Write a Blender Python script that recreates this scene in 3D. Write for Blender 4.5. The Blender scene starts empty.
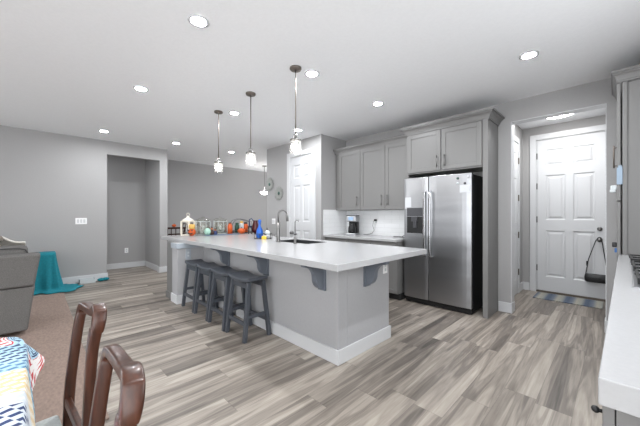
import bpy, bmesh, math, random
from mathutils import Vector, Matrix
random.seed(7)
PI = math.pi
C = bpy.context.scene.collection
S = bpy.context.scene

# ------------------------------------------------------------------ camera, world, exposure
F_PX, YAW, HOR, CAM_H = 290.0, math.radians(45.5), 215.5, 1.265
cam = bpy.data.cameras.new('camera')
cam_o = bpy.data.objects.new('camera', cam)
C.objects.link(cam_o)
cam.sensor_width = 36.0
cam.lens = F_PX / 640.0 * 36.0
cam.shift_y = (HOR - 213.0) / 640.0
cam.clip_start = 0.02
cam_o.location = (0, 0, CAM_H)
cam_o.rotation_euler = (PI / 2, 0, YAW)
S.camera = cam_o

world = bpy.data.worlds.new('daylight')
S.world = world
world.use_nodes = True
wb = world.node_tree.nodes['Background']
wb.inputs[0].default_value = (0.95, 0.975, 1.0, 1)
wb.inputs[1].default_value = 2.45
S.view_settings.view_transform = 'Standard'
S.view_settings.look = 'None'
S.view_settings.gamma = 1.0
S.view_settings.use_curve_mapping = False
S.view_settings.exposure = 0.84
DOWNLIGHT = 320.0
BULB = 45.0
CEIL = 2.742

# ------------------------------------------------------------------ helpers
def srgb(r, g=None, b=None):
    if g is None: g = b = r
    f = lambda c: (c / 255 / 12.92) if c / 255 <= 0.04045 else ((c / 255 + 0.055) / 1.055) ** 2.4
    return (f(r), f(g), f(b), 1)

def new_mat(name):
    m = bpy.data.materials.new(name); m.use_nodes = True
    nt = m.node_tree
    return m, nt, nt.nodes['Principled BSDF']

def mat(name, col, rough=0.5, metal=0.0, var=0.0, scale=20.0, bump=0.0, stretch=None, spec=None, coat=0.0):
    m, nt, b = new_mat(name)
    b.inputs['Roughness'].default_value = rough
    b.inputs['Metallic'].default_value = metal
    b.inputs['Base Color'].default_value = col
    if spec is not None: b.inputs['Specular IOR Level'].default_value = spec
    if coat: b.inputs['Coat Weight'].default_value = coat
    tc = nt.nodes.new('ShaderNodeTexCoord')
    mp = nt.nodes.new('ShaderNodeMapping')
    nt.links.new(tc.outputs['Object'], mp.inputs[0])
    if stretch: mp.inputs['Scale'].default_value = stretch
    nz = nt.nodes.new('ShaderNodeTexNoise')
    nz.inputs['Scale'].default_value = scale; nz.inputs['Detail'].default_value = 4
    nt.links.new(mp.outputs[0], nz.inputs['Vector'])
    if var:
        rp = nt.nodes.new('ShaderNodeValToRGB')
        rp.color_ramp.elements[0].position = 0.3; rp.color_ramp.elements[1].position = 0.7
        rp.color_ramp.elements[0].color = tuple(max(0, c * (1 - var)) for c in col[:3]) + (1,)
        rp.color_ramp.elements[1].color = tuple(min(1, c * (1 + var)) for c in col[:3]) + (1,)
        nt.links.new(nz.outputs[0], rp.inputs[0]); nt.links.new(rp.outputs[0], b.inputs['Base Color'])
    if bump:
        bp = nt.nodes.new('ShaderNodeBump'); bp.inputs['Strength'].default_value = bump
        bp.inputs['Distance'].default_value = 0.01
        nt.links.new(nz.outputs[0], bp.inputs['Height']); nt.links.new(bp.outputs[0], b.inputs['Normal'])
    return m

def emit(name, col, strength):
    m, nt, b = new_mat(name)
    b.inputs['Base Color'].default_value = (0.9, 0.9, 0.9, 1)
    b.inputs['Emission Color'].default_value = col
    b.inputs['Emission Strength'].default_value = strength
    return m

def glass(name, tint=(0.985, 0.99, 0.99, 1), gloss=0.06):
    m = bpy.data.materials.new(name); m.use_nodes = True
    nt = m.node_tree
    nt.nodes.remove(nt.nodes['Principled BSDF'])
    out = nt.nodes['Material Output']
    t = nt.nodes.new('ShaderNodeBsdfTransparent'); t.inputs[0].default_value = tint
    g = nt.nodes.new('ShaderNodeBsdfGlossy'); g.inputs['Roughness'].default_value = 0.05
    lw = nt.nodes.new('ShaderNodeLayerWeight'); lw.inputs[0].default_value = 0.35
    mth = nt.nodes.new('ShaderNodeMath'); mth.operation = 'MULTIPLY_ADD'
    mth.inputs[1].default_value = 0.3; mth.inputs[2].default_value = gloss * 0.5
    nt.links.new(lw.outputs['Facing'], mth.inputs[0])
    mx = nt.nodes.new('ShaderNodeMixShader')
    nt.links.new(mth.outputs[0], mx.inputs[0]); nt.links.new(t.outputs[0], mx.inputs[1]); nt.links.new(g.outputs[0], mx.inputs[2])
    nt.links.new(mx.outputs[0], out.inputs[0])
    return m

class MB:
    def __init__(s): s.v = []; s.f = []; s.smooth = []
    def add(s, vs, fs, sm=False):
        n = len(s.v); s.v += [tuple(p) for p in vs]
        s.f += [[i + n for i in f] for f in fs]; s.smooth += [sm] * len(fs)
        return s
    def box(s, x0, x1, y0, y1, z0, z1):
        vs = [(x, y, z) for x in (x0, x1) for y in (y0, y1) for z in (z0, z1)]
        return s.add(vs, [(0, 1, 3, 2), (4, 6, 7, 5), (0, 4, 5, 1), (2, 3, 7, 6), (0, 2, 6, 4), (1, 5, 7, 3)])
    def hexa(s, b, t):           # bottom quad, top quad
        return s.add(list(b) + list(t), [(3, 2, 1, 0), (4, 5, 6, 7), (0, 1, 5, 4), (1, 2, 6, 5), (2, 3, 7, 6), (3, 0, 4, 7)])
    def prism(s, poly, axis, a, b):   # poly of 2-tuples in the plane normal to axis
        def P(p, h):
            if axis == 'x': return (h, p[0], p[1])
            if axis == 'y': return (p[0], h, p[1])
            return (p[0], p[1], h)
        n = len(poly)
        vs = [P(p, a) for p in poly] + [P(p, b) for p in poly]
        fs = [tuple(range(n)), tuple(range(2 * n - 1, n - 1, -1))]
        fs += [(i, (i + 1) % n, n + (i + 1) % n, n + i) for i in range(n)]
        return s.add(vs, fs)
    def lathe(s, prof, cx=0, cy=0, n=20, close=True, sq=None):  # prof [(r,z)...]
        vs = []; fs = []
        for (r, z) in prof:
            for k in range(n):
                a = 2 * PI * k / n
                vs.append((cx + r * math.cos(a), cy + r * math.sin(a), z))
        m = len(prof)
        for i in range(m - 1):
            for k in range(n):
                k2 = (k + 1) % n
                fs.append((i * n + k, i * n + k2, (i + 1) * n + k2, (i + 1) * n + k))
        if close:
            fs.append(tuple(range(n - 1, -1, -1))); fs.append(tuple((m - 1) * n + k for k in range(n)))
        return s.add(vs, fs, True)
    def cyl(s, p, q, r, n=12, r2=None):
        return s.tube([p, q], r, n, radii=[r, r if r2 is None else r2])
    def tube(s, pts, r, n=8, radii=None, closed=False):
        pts = [Vector(p) for p in pts]; m = len(pts)
        radii = radii or [r] * m
        vs = []; fs = []
        up = Vector((0, 0, 1))
        t0 = (pts[1] - pts[0]).normalized()
        if abs(t0.dot(up)) > 0.95: up = Vector((1, 0, 0))
        nrm = (up - t0 * up.dot(t0)).normalized()
        for i in range(m):
            if closed: t = (pts[(i + 1) % m] - pts[i - 1]).normalized()
            elif i == 0: t = t0
            elif i == m - 1: t = (pts[-1] - pts[-2]).normalized()
            else: t = ((pts[i + 1] - pts[i]).normalized() + (pts[i] - pts[i - 1]).normalized()).normalized()
            nrm = (nrm - t * nrm.dot(t)).normalized(); bn = t.cross(nrm)
            for k in range(n):
                a = 2 * PI * k / n
                vs.append(pts[i] + (nrm * math.cos(a) + bn * math.sin(a)) * radii[i])
        for i in range(m if closed else m - 1):
            j = (i + 1) % m
            for k in range(n):
                k2 = (k + 1) % n
                fs.append((i * n + k, i * n + k2, j * n + k2, j * n + k))
        if not closed:
            fs.append(tuple(range(n - 1, -1, -1))); fs.append(tuple((m - 1) * n + k for k in range(n)))
        return s.add(vs, fs, True)
    def rsweep(s, pts, w, d, ax=(1, 0, 0)):   # rectangular section sweep; w along ax, d along t x ax; w,d lists
        pts = [Vector(p) for p in pts]; m = len(pts); ax = Vector(ax); vs = []; fs = []
        for i in range(m):
            t = (pts[min(i + 1, m - 1)] - pts[max(i - 1, 0)]).normalized()
            a = (ax - t * ax.dot(t)).normalized(); b = t.cross(a)
            ww = w[i] / 2 if isinstance(w, list) else w / 2; dd = d[i] / 2 if isinstance(d, list) else d / 2
            for (p, q) in ((-1, -1), (1, -1), (1, 1), (-1, 1)): vs.append(pts[i] + a * ww * p + b * dd * q)
        for i in range(m - 1):
            for k in range(4):
                k2 = (k + 1) % 4
                fs.append((i * 4 + k, i * 4 + k2, (i + 1) * 4 + k2, (i + 1) * 4 + k))
        fs.append((3, 2, 1, 0)); fs.append(tuple((m - 1) * 4 + k for k in range(4)))
        return s.add(vs, fs)
    def ball(s, c, r, nu=14, nv=8, sx=1, sy=1, sz=1, ribs=0, rd=0.0):
        vs = [(c[0], c[1], c[2] - r * sz)]; fs = []
        for i in range(1, nv):
            th = PI * i / nv
            for k in range(nu):
                a = 2 * PI * k / nu
                q = r * (1 - rd * (0.5 + 0.5 * math.cos(ribs * a))) if ribs else r
                vs.append((c[0] + q * sx * math.sin(th) * math.cos(a), c[1] + q * sy * math.sin(th) * math.sin(a), c[2] - r * sz * math.cos(th)))
        vs.append((c[0], c[1], c[2] + r * sz)); top = len(vs) - 1
        for k in range(nu):
            k2 = (k + 1) % nu
            fs.append((0, 1 + k2, 1 + k)); fs.append((top, 1 + (nv - 2) * nu + k, 1 + (nv - 2) * nu + k2))
            for i in range(nv - 2):
                fs.append((1 + i * nu + k, 1 + i * nu + k2, 1 + (i + 1) * nu + k2, 1 + (i + 1) * nu + k))
        return s.add(vs, fs, True)
    def build(s, name, m, parent=None, bevel=0.0, seg=2, sub=0, solid=0.0):
        me = bpy.data.meshes.new(name)
        me.from_pydata(s.v, [], s.f); me.update()
        for p, sm in zip(me.polygons, s.smooth): p.use_smooth = sm
        bm = bmesh.new(); bm.from_mesh(me)
        bmesh.ops.recalc_face_normals(bm, faces=bm.faces); bm.to_mesh(me); bm.free()
        o = bpy.data.objects.new(name, me); C.objects.link(o)
        me.materials.append(m)
        if parent is not None: o.parent = parent
        if solid:
            md = o.modifiers.new('solid', 'SOLIDIFY'); md.thickness = solid; md.offset = 0
        if bevel:
            md = o.modifiers.new('bevel', 'BEVEL'); md.width = bevel; md.segments = seg; md.limit_method = 'ANGLE'
            md.angle_limit = math.radians(40)
        if sub:
            md = o.modifiers.new('sub', 'SUBSURF'); md.levels = sub; md.render_levels = sub
            for p in me.polygons: p.use_smooth = True
        return o

def thing(name, label, cat, loc=(0, 0, 0), rz=0, group=None):
    o = bpy.data.objects.new(name, None); C.objects.link(o)
    o.empty_display_size = 0.1
    o.location = loc; o.rotation_euler = (0, 0, rz)
    return tag(o, label, cat, group)
def tag(o, label, cat, group=None):
    o['label'] = label; o['category'] = cat
    if group: o['group'] = group
    return o
def struct(o): o['kind'] = 'structure'; return o
def dup(root, loc, rz=None, label=None):
    r = root.copy(); C.objects.link(r); r.location = loc
    if rz is not None: r.rotation_euler = (0, 0, rz)
    if label: r['label'] = label
    for ch in list(root.children):
        c = ch.copy(); C.objects.link(c); c.parent = r
        for g in list(ch.children):
            d = g.copy(); C.objects.link(d); d.parent = c
    return r
def lab(o, s): o['label'] = s; return o

# ------------------------------------------------------------------ materials
M = {}
M['wall'] = mat('wall_paint_grey', srgb(163, 162, 162), 0.85, var=0.02, scale=60, bump=0.04)
M['ceil'] = mat('ceiling_paint_white', srgb(240, 241, 243), 0.9, var=0.015, scale=45, bump=0.12)
M['white'] = mat('white_semigloss_paint', srgb(204, 205, 207), 0.4)
M['cab'] = mat('grey_cabinet_paint', srgb(117, 116, 115), 0.42)
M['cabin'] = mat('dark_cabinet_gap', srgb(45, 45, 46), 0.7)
M['island'] = mat('island_wall_paint', srgb(168, 168, 170), 0.8, var=0.02, scale=60, bump=0.04)
M['corbel'] = mat('slate_corbel_paint', srgb(102, 108, 117), 0.5)
M['slate'] = mat('dark_slate_stool_paint', srgb(70, 74, 81), 0.4, var=0.06, scale=14)
M['counter'] = mat('white_quartz', srgb(172, 172, 173), 0.18, var=0.02, scale=90)
M['nickel'] = mat('brushed_nickel', srgb(122, 121, 120), 0.3, 1.0)
M['chrome'] = mat('chrome', srgb(200, 200, 202), 0.14, 1.0)
M['bronze'] = mat('dark_bronze', srgb(112, 104, 97), 0.5, 0.7)
M['steel'] = mat('brushed_stainless', srgb(166, 167, 170), 0.33, 1.0, scale=1.0, stretch=(0.6, 0.6, 5), bump=1.0)
for n_ in M['steel'].node_tree.nodes:
    if n_.type == 'BUMP': n_.inputs['Distance'].default_value = 0.012
    if n_.type == 'TEX_NOISE': n_.inputs['Detail'].default_value = 1.5
M['black'] = mat('black_plastic', srgb(24, 24, 26), 0.4)
M['matteblack'] = mat('black_enamel', srgb(14, 14, 15), 0.55)
M['darkgrey'] = mat('dark_grey_plastic', srgb(62, 62, 66), 0.35)
M['paper'] = mat('white_paper', srgb(196, 198, 201), 0.8)
M['plate'] = mat('white_plastic_plate', srgb(238, 238, 238), 0.35)
M['wood'] = mat('dark_walnut', srgb(64, 34, 21), 0.3, var=0.45, scale=9, stretch=(6, 6, 0.8), coat=0.1)
M['darkwood'] = mat('dark_espresso_wood', srgb(50, 27, 20), 0.6, var=0.25, scale=9, spec=0.2)
M['sofa'] = mat('grey_woven_upholstery', srgb(97, 95, 93), 0.95, var=0.2, scale=140, bump=0.25)
M['pipe'] = mat('dark_sofa_piping', srgb(66, 65, 66), 0.9)
M['throw'] = mat('cream_knit', srgb(214, 210, 202), 0.95, var=0.08, scale=80, bump=0.3)
M['teal'] = mat('teal_fleece', srgb(12, 120, 134), 0.85, var=0.1, scale=40, bump=0.08)
M['rug'] = mat('brown_pile_rug', srgb(136, 118, 108), 0.98, var=0.16, scale=26, bump=0.5, stretch=(1, 2.2, 1))
M['seat'] = mat('pale_seat_fabric', srgb(186, 190, 188), 0.9, var=0.12, scale=90, bump=0.2)
M['orange'] = mat('pumpkin_orange', srgb(198, 84, 28), 0.5, var=0.1, scale=25)
M['gold'] = mat('mustard_cork', srgb(206, 166, 88), 0.6)
M['cream'] = mat('cream_lantern_metal', srgb(226, 219, 205), 0.5, var=0.04)
M['mint'] = mat('mint_ceramic', srgb(158, 196, 180), 0.5)
M['navy'] = mat('navy_ceramic', srgb(42, 58, 102), 0.45)
M['skin'] = mat('terracotta_ceramic', srgb(176, 112, 84), 0.5)
M['brown'] = mat('brown_ceramic', srgb(70, 44, 32), 0.5)
M['green'] = mat('dark_green_bottle', srgb(32, 66, 52), 0.25)
M['maroon'] = mat('dark_red_glaze', srgb(74, 22, 26), 0.3)
M['blue'] = mat('blue_soap_liquid', srgb(22, 88, 176), 0.35)
M['yellow'] = mat('yellow_sponge', srgb(226, 190, 72), 0.9, bump=0.3, scale=120)
M['palegrey'] = mat('pale_grey_paint', srgb(196, 202, 204), 0.6)
M['paleblue'] = mat('pale_blue_plastic', srgb(146, 164, 182), 0.5)
M['trayblue'] = mat('slate_blue_felt', srgb(92, 108, 128), 0.85)
M['glass'] = glass('clear_glass')
M['jarglass'] = glass('canister_glass', (0.9, 0.9, 0.87, 1), 0.1)
M['raypaint'] = mat('pale_ray_metal', srgb(150, 152, 148), 0.5)
M['trimblue'] = mat('pale_post_trim_paint', srgb(166, 174, 182), 0.6)
M['shade'] = glass('seeded_glass', (0.97, 0.97, 0.97, 1), 0.1)
_nt = M['shade'].node_tree; _mx = [n for n in _nt.nodes if n.type == 'MIX_SHADER'][0]; _out = _nt.nodes['Material Output']
_tr = _nt.nodes.new('ShaderNodeBsdfTranslucent'); _tr.inputs[0].default_value = (0.9, 0.9, 0.9, 1)
_m2 = _nt.nodes.new('ShaderNodeMixShader'); _m2.inputs[0].default_value = 0.06
_nt.links.new(_mx.outputs[0], _m2.inputs[1]); _nt.links.new(_tr.outputs[0], _m2.inputs[2]); _nt.links.new(_m2.outputs[0], _out.inputs[0])
M['leather'] = mat('black_leather', srgb(28, 28, 30), 0.42, bump=0.15, scale=60)
M['sinkin'] = mat('sink_stainless', srgb(44, 45, 47), 0.5, 0.3)
M['verdigris'] = mat('verdigris_metal', srgb(70, 96, 90), 0.5, 0.6, var=0.2)
M['mudglow'] = emit('flush_lamp_glow', (1, 0.99, 0.97, 1), 22)
M['lens'] = emit('downlight_lens_glow', (0.95, 0.975, 1, 1), DOWNLIGHT)
M['bulb'] = emit('bulb_glow', (1, 0.95, 0.87, 1), BULB)
M['frost'] = emit('frosted_bowl_glow', (1, 0.97, 0.93, 1), 14)
M['display'] = mat('pale_blue_display', srgb(150, 178, 208), 0.2)

def floor_mat():
    m, nt, b = new_mat('grey_oak_vinyl_plank')
    N = nt.nodes.new; Lk = nt.links.new
    def math_(op, a, bb=None, cc=None):
        n = N('ShaderNodeMath'); n.operation = op
        for i, v in enumerate((a, bb, cc)):
            if v is None: continue
            if isinstance(v, (int, float)): n.inputs[i].default_value = v
            else: Lk(v, n.inputs[i])
        return n.outputs[0]
    tc = N('ShaderNodeTexCoord'); sp = N('ShaderNodeSeparateXYZ'); Lk(tc.outputs['Object'], sp.inputs[0])
    X, Y = sp.outputs[0], sp.outputs[1]
    W_, L_ = 0.19, 1.25
    u = math_('DIVIDE', X, W_); row = math_('FLOOR', u); fu = math_('FRACT', u)
    wn = N('ShaderNodeTexWhiteNoise'); wn.noise_dimensions = '1D'; Lk(row, wn.inputs['W'])
    v = math_('ADD', math_('DIVIDE', Y, L_), wn.outputs['Value'])
    idx = math_('FLOOR', v); fv = math_('FRACT', v)
    cb = N('ShaderNodeCombineXYZ'); Lk(row, cb.inputs[0]); Lk(idx, cb.inputs[1])
    w2 = N('ShaderNodeTexWhiteNoise'); w2.noise_dimensions = '2D'; Lk(cb.outputs[0], w2.inputs['Vector'])
    pid = w2.outputs['Value']
    # broad streaks along the plank
    c1 = N('ShaderNodeCombineXYZ'); Lk(math_('MULTIPLY', X, 9.0), c1.inputs[0]); Lk(math_('MULTIPLY', Y, 0.55), c1.inputs[1]); Lk(math_('MULTIPLY', pid, 37.0), c1.inputs[2])
    n1 = N('ShaderNodeTexNoise'); n1.inputs['Scale'].default_value = 1.0; n1.inputs['Detail'].default_value = 3; n1.inputs['Distortion'].default_value = 0.6
    Lk(c1.outputs[0], n1.inputs['Vector'])
    # fine grain with cathedral figure
    c2 = N('ShaderNodeCombineXYZ'); Lk(math_('MULTIPLY', X, 60.0), c2.inputs[0]); Lk(math_('MULTIPLY', Y, 3.0), c2.inputs[1]); Lk(math_('MULTIPLY', pid, 91.0), c2.inputs[2])
    n2 = N('ShaderNodeTexNoise'); n2.inputs['Scale'].default_value = 1.0; n2.inputs['Detail'].default_value = 5; n2.inputs['Roughness'].default_value = 0.65
    Lk(c2.outputs[0], n2.inputs['Vector'])
    rings = math_('FRACT', math_('MULTIPLY', n1.outputs[0], 9.0))
    ringv = math_('ABSOLUTE', math_('SUBTRACT', rings, 0.5))
    t = math_('ADD', math_('MULTIPLY', pid, 0.20), math_('MULTIPLY', n1.outputs[0], 1.30))
    t = math_('ADD', t, math_('MULTIPLY', math_('SUBTRACT', n2.outputs[0], 0.5), 0.45))
    t = math_('ADD', t, math_('MULTIPLY', math_('SUBTRACT', ringv, 0.25), 0.28))
    t = math_('SUBTRACT', t, 0.23)
    rp = N('ShaderNodeValToRGB'); e = rp.color_ramp.elements
    e[0].position = 0.12; e[0].color = srgb(76, 70, 65)
    e[1].position = 0.9; e[1].color = srgb(182, 174, 163)
    x = e.new(0.42); x.color = srgb(119, 111, 103)
    x = e.new(0.65); x.color = srgb(154, 145, 135)
    Lk(t, rp.inputs[0])
    # seams
    s1 = math_('LESS_THAN', fu, 0.012); s2 = math_('LESS_THAN', fv, 0.0025)
    seam = math_('MAXIMUM', s1, s2)
    mx = N('ShaderNodeMix'); mx.data_type = 'RGBA'; Lk(math_('MULTIPLY', seam, 0.45), mx.inputs['Factor'])
    Lk(rp.outputs[0], mx.inputs['A']); mx.inputs['B'].default_value = srgb(60, 55, 52)
    Lk(mx.outputs['Result'], b.inputs['Base Color'])
    b.inputs['Roughness'].default_value = 0.42
    bp = N('ShaderNodeBump'); bp.inputs['Strength'].default_value = 0.08; bp.inputs['Distance'].default_value = 0.004
    Lk(n2.outputs[0], bp.inputs['Height']); Lk(bp.outputs[0], b.inputs['Normal'])
    return m
M['floor'] = floor_mat()

def tile_mat(name, axes):
    m, nt, b = new_mat(name)
    N = nt.nodes.new; Lk = nt.links.new
    tc = N('ShaderNodeTexCoord'); sp = N('ShaderNodeSeparateXYZ'); Lk(tc.outputs['Object'], sp.inputs[0])
    cb = N('ShaderNodeCombineXYZ'); Lk(sp.outputs[axes[0]], cb.inputs[0]); Lk(sp.outputs[axes[1]], cb.inputs[1])
    br = N('ShaderNodeTexBrick'); Lk(cb.outputs[0], br.inputs['Vector'])
    br.inputs['Scale'].default_value = 1; br.inputs['Brick Width'].default_value = 0.3; br.inputs['Row Height'].default_value = 0.075
    br.inputs['Mortar Size'].default_value = 0.0022
    br.inputs['Color1'].default_value = srgb(240, 241, 242); br.inputs['Color2'].default_value = srgb(236, 237, 238); br.inputs['Mortar'].default_value = srgb(222, 223, 224)
    Lk(br.outputs['Color'], b.inputs['Base Color']); b.inputs['Roughness'].default_value = 0.2
    return m
M['tileX'] = tile_mat('white_subway_tile', (0, 2))
M['tileY'] = tile_mat('white_subway_tile_return', (1, 2))

def cloth_mat():
    m, nt, b = new_mat('patterned_table_linen')
    N = nt.nodes.new; Lk = nt.links.new
    def math_(op, a, bb=None):
        n = N('ShaderNodeMath'); n.operation = op
        for i, v in enumerate((a, bb)):
            if v is None: continue
            if isinstance(v, (int, float)): n.inputs[i].default_value = v
            else: Lk(v, n.inputs[i])
        return n.outputs[0]
    uv = N('ShaderNodeAttribute'); uv.attribute_name = 'flat'
    sp = N('ShaderNodeSeparateXYZ'); Lk(uv.outputs['Vector'], sp.inputs[0])
    X, Y = sp.outputs[0], sp.outputs[1]
    pos = math_('DIVIDE', X, 1.72)      # 0 at the far end
    def ramp(cols):
        r = N('ShaderNodeValToRGB'); r.color_ramp.interpolation = 'CONSTANT'
        el = r.color_ramp.elements
        for i, (p, c) in enumerate(cols):
            e = el[i] if i < 2 else el.new(p)
            e.position = p; e.color = c
        Lk(pos, r.inputs[0]); return r.outputs[0]
    base = [(0.0, srgb(222, 224, 226)), (0.05, srgb(226, 222, 220)), (0.145, srgb(166, 199, 216)), (0.205, srgb(180, 208, 222)), (0.27, srgb(168, 203, 220)), (0.307, srgb(228, 205, 160)), (0.41, srgb(205, 212, 220)), (0.52, srgb(214, 220, 226)), (0.66, srgb(170, 202, 218)), (0.82, srgb(228, 205, 160))]
    ink = [(0.0, srgb(190, 58, 66)), (0.05, srgb(190, 60, 68)), (0.145, srgb(40, 56, 98)), (0.20, srgb(40, 60, 104)), (0.25, srgb(92, 130, 168)), (0.307, srgb(240, 238, 232)), (0.41, srgb(222, 226, 230)), (0.45, srgb(44, 62, 106)), (0.53, srgb(202, 70, 78)), (0.74, srgb(44, 62, 106))]
    A, B = ramp(base), ramp(ink)
    # leaf shaped dashes in offset rows
    row = math_('FLOOR', math_('MULTIPLY', X, 34.0))
    off = math_('MULTIPLY', math_('MODULO', row, 2.0), 0.5)
    fx = math_('SUBTRACT', math_('FRACT', math_('MULTIPLY', X, 34.0)), 0.5)
    fy = math_('SUBTRACT', math_('FRACT', math_('ADD', math_('MULTIPLY', Y, 27.0), off)), 0.5)
    sh = math_('ADD', fy, math_('MULTIPLY', fx, 0.55))
    d = math_('ADD', math_('MULTIPLY', math_('ABSOLUTE', fx), 1.15), math_('ABSOLUTE', sh))
    leaf = math_('LESS_THAN', d, 0.47)
    mx = N('ShaderNodeMix'); mx.data_type = 'RGBA'; Lk(leaf, mx.inputs['Factor']); Lk(A, mx.inputs['A']); Lk(B, mx.inputs['B'])
    Lk(mx.outputs['Result'], b.inputs['Base Color']); b.inputs['Roughness'].default_value = 0.9
    return m
M['cloth'] = cloth_mat()

def mat_rug_mat():
    m, nt, b = new_mat('blue_striped_mat')
    N = nt.nodes.new; Lk = nt.links.new
    tc = N('ShaderNodeTexCoord'); sp = N('ShaderNodeSeparateXYZ'); Lk(tc.outputs['Object'], sp.inputs[0])
    w = N('ShaderNodeMath'); w.operation = 'MULTIPLY'; Lk(sp.outputs[0], w.inputs[0]); w.inputs[1].default_value = 4.6
    fr = N('ShaderNodeMath'); fr.operation = 'FRACT'; Lk(w.outputs[0], fr.inputs[0])
    r = N('ShaderNodeValToRGB'); el = r.color_ramp.elements
    el[0].position = 0; el[0].color = srgb(78, 90, 110)
    el[1].position = 1; el[1].color = srgb(84, 96, 114)
    for p, c in ((0.25, srgb(112, 120, 132)), (0.45, srgb(168, 165, 152)), (0.7, srgb(150, 152, 146)), (0.88, srgb(88, 100, 118))):
        e = el.new(p); e.color = c
    Lk(fr.outputs[0], r.inputs[0])
    ck = N('ShaderNodeTexChecker'); ck.inputs['Scale'].default_value = 60; Lk(tc.outputs['Object'], ck.inputs['Vector'])
    ck.inputs['Color1'].default_value = (1, 1, 1, 1); ck.inputs['Color2'].default_value = (0.72, 0.72, 0.74, 1)
    mx = N('ShaderNodeMix'); mx.data_type = 'RGBA'; mx.blend_type = 'MULTIPLY'; mx.inputs['Factor'].default_value = 0.8
    Lk(r.outputs[0], mx.inputs['A']); Lk(ck.outputs['Color'], mx.inputs['B'])
    Lk(mx.outputs['Result'], b.inputs['Base Color']); b.inputs['Roughness'].default_value = 0.95
    return m
M['mat'] = mat_rug_mat()

# ------------------------------------------------------------------ setting
XL, XF, YK, YP = -7.05, -8.3, 4.40, 3.70       # left wall, far wall, kitchen back wall, pantry face
struct(MB().box(-9.4, 1.45, -5.0, 8.2, -0.1, 0.0).build('floor', M['floor']))
struct(MB().box(-9.4, 1.45, -5.0, 8.2, CEIL, CEIL + 0.1).build('ceiling', M['ceil']))
NY0, NY1, NZ = 1.016, 1.965, 2.48
w = MB()
w.box(XL - 0.14, XL, -1.4, NY0, 0, CEIL); w.box(XL - 0.14, XL, -5.0, -4.7, 0, CEIL); w.box(XL - 0.14, XL, -4.7, -1.4, 0, 0.25); w.box(XL - 0.14, XL, -4.7, -1.4, 2.55, CEIL); w.box(XL - 0.14, XL, NY0, NY1, NZ, CEIL); w.box(XL - 0.14, XL, NY1, 2.123, 0, CEIL)
struct(w.build('wall_left', M['wall']))  # large opening toward the rear is unseen, added to let in daylight
w = MB()      # the little hall seen through the left wall's opening, and its return beside the dining nook
w.box(XF - 0.12, XF, -1.0, 2.123, 0, CEIL); w.box(XF, XL - 0.14, NY1 + 0.02, 2.123, 0, CEIL); w.box(XF, XL - 0.14, -1.12, -1.0, 0, CEIL)
struct(w.build('wall_hall', M['wall']))
struct(MB().box(XF - 0.12, XF, 2.123, 8.0, 0, CEIL).build('wall_far', M['wall']))
PX0, PX1 = -5.46, -3.735
DPX0, DPX1, DPZ = -4.63, -3.955, 2.44
w = MB()
w.box(PX0, DPX0, YP, YP + 0.12, 0, CEIL); w.box(DPX1, PX1, YP, YP + 0.12, 0, CEIL); w.box(DPX0, DPX1, YP, YP + 0.12, DPZ, CEIL)
w.box(PX0, PX0 + 0.12, YP + 0.12, 8.0, 0, CEIL); w.box(PX1 - 0.12, PX1, YP + 0.12, YK + 0.12, 0, CEIL)
struct(w.build('wall_pantry', M['wall']))
OX0, OX1, OZ = -0.946, -0.064, 2.478
w = MB()
w.box(PX1, OX0, YK, YK + 0.14, 0, CEIL); w.box(OX0, OX1, YK, YK + 0.14, OZ, CEIL); w.box(OX1, 1.42, YK, YK + 0.14, 0, CEIL)
struct(w.build('wall_back', M['wall']))
EX0, EY = -1.12, 5.98
EDX0, EDX1, EDZ = -0.925, -0.085, 2.52
LD0, LD1, LDZ = 4.75, 5.62, 2.44
w = MB()
w.box(EX0 - 0.12, EX0, YK + 0.14, LD0, 0, CEIL); w.box(EX0 - 0.12, EX0, LD1, EY, 0, CEIL); w.box(EX0 - 0.12, EX0, LD0, LD1, LDZ, CEIL)
w.box(EX0 - 0.12, EDX0, EY, EY + 0.12, 0, CEIL); w.box(EDX1, 1.2, EY, EY + 0.12, 0, CEIL); w.box(EDX0, EDX1, EY, EY + 0.12, EDZ, CEIL)
w.box(1.2, 1.32, YK + 0.14, EY + 0.12, 0, CEIL)
struct(w.build('wall_entry', M['wall']))
struct(MB().box(-7.19, -3.2, -5.0, -4.88, 0, CEIL).build('wall_rear', M['wall']))  # unseen wall added for the refrigerator to reflect; the rest stays open for daylight
w = MB()
w.box(0.67, 0.79, 0.4, 0.9, 0, CEIL); w.box(0.67, 0.79, 2.9, YK, 0, CEIL); w.box(0.67, 0.79, 0.9, 2.9, 0, 1.08); w.box(0.67, 0.79, 0.9, 2.9, 2.35, CEIL)
struct(w.build('wall_right', M['wall']))  # out of view; its opening is added to bring daylight from the right
w = MB()
for q in (0.9, 1.88, 2.86): w.box(0.69, 0.75, q, q + 0.04, 1.08, 2.35)
w.box(0.69, 0.75, 0.9, 2.9, 1.08, 1.12); w.box(0.69, 0.75, 0.9, 2.9, 2.31, 2.35)
struct(w.build('window_added_1', M['white']))  # unseen frame for the added daylight opening in the right wall

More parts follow.
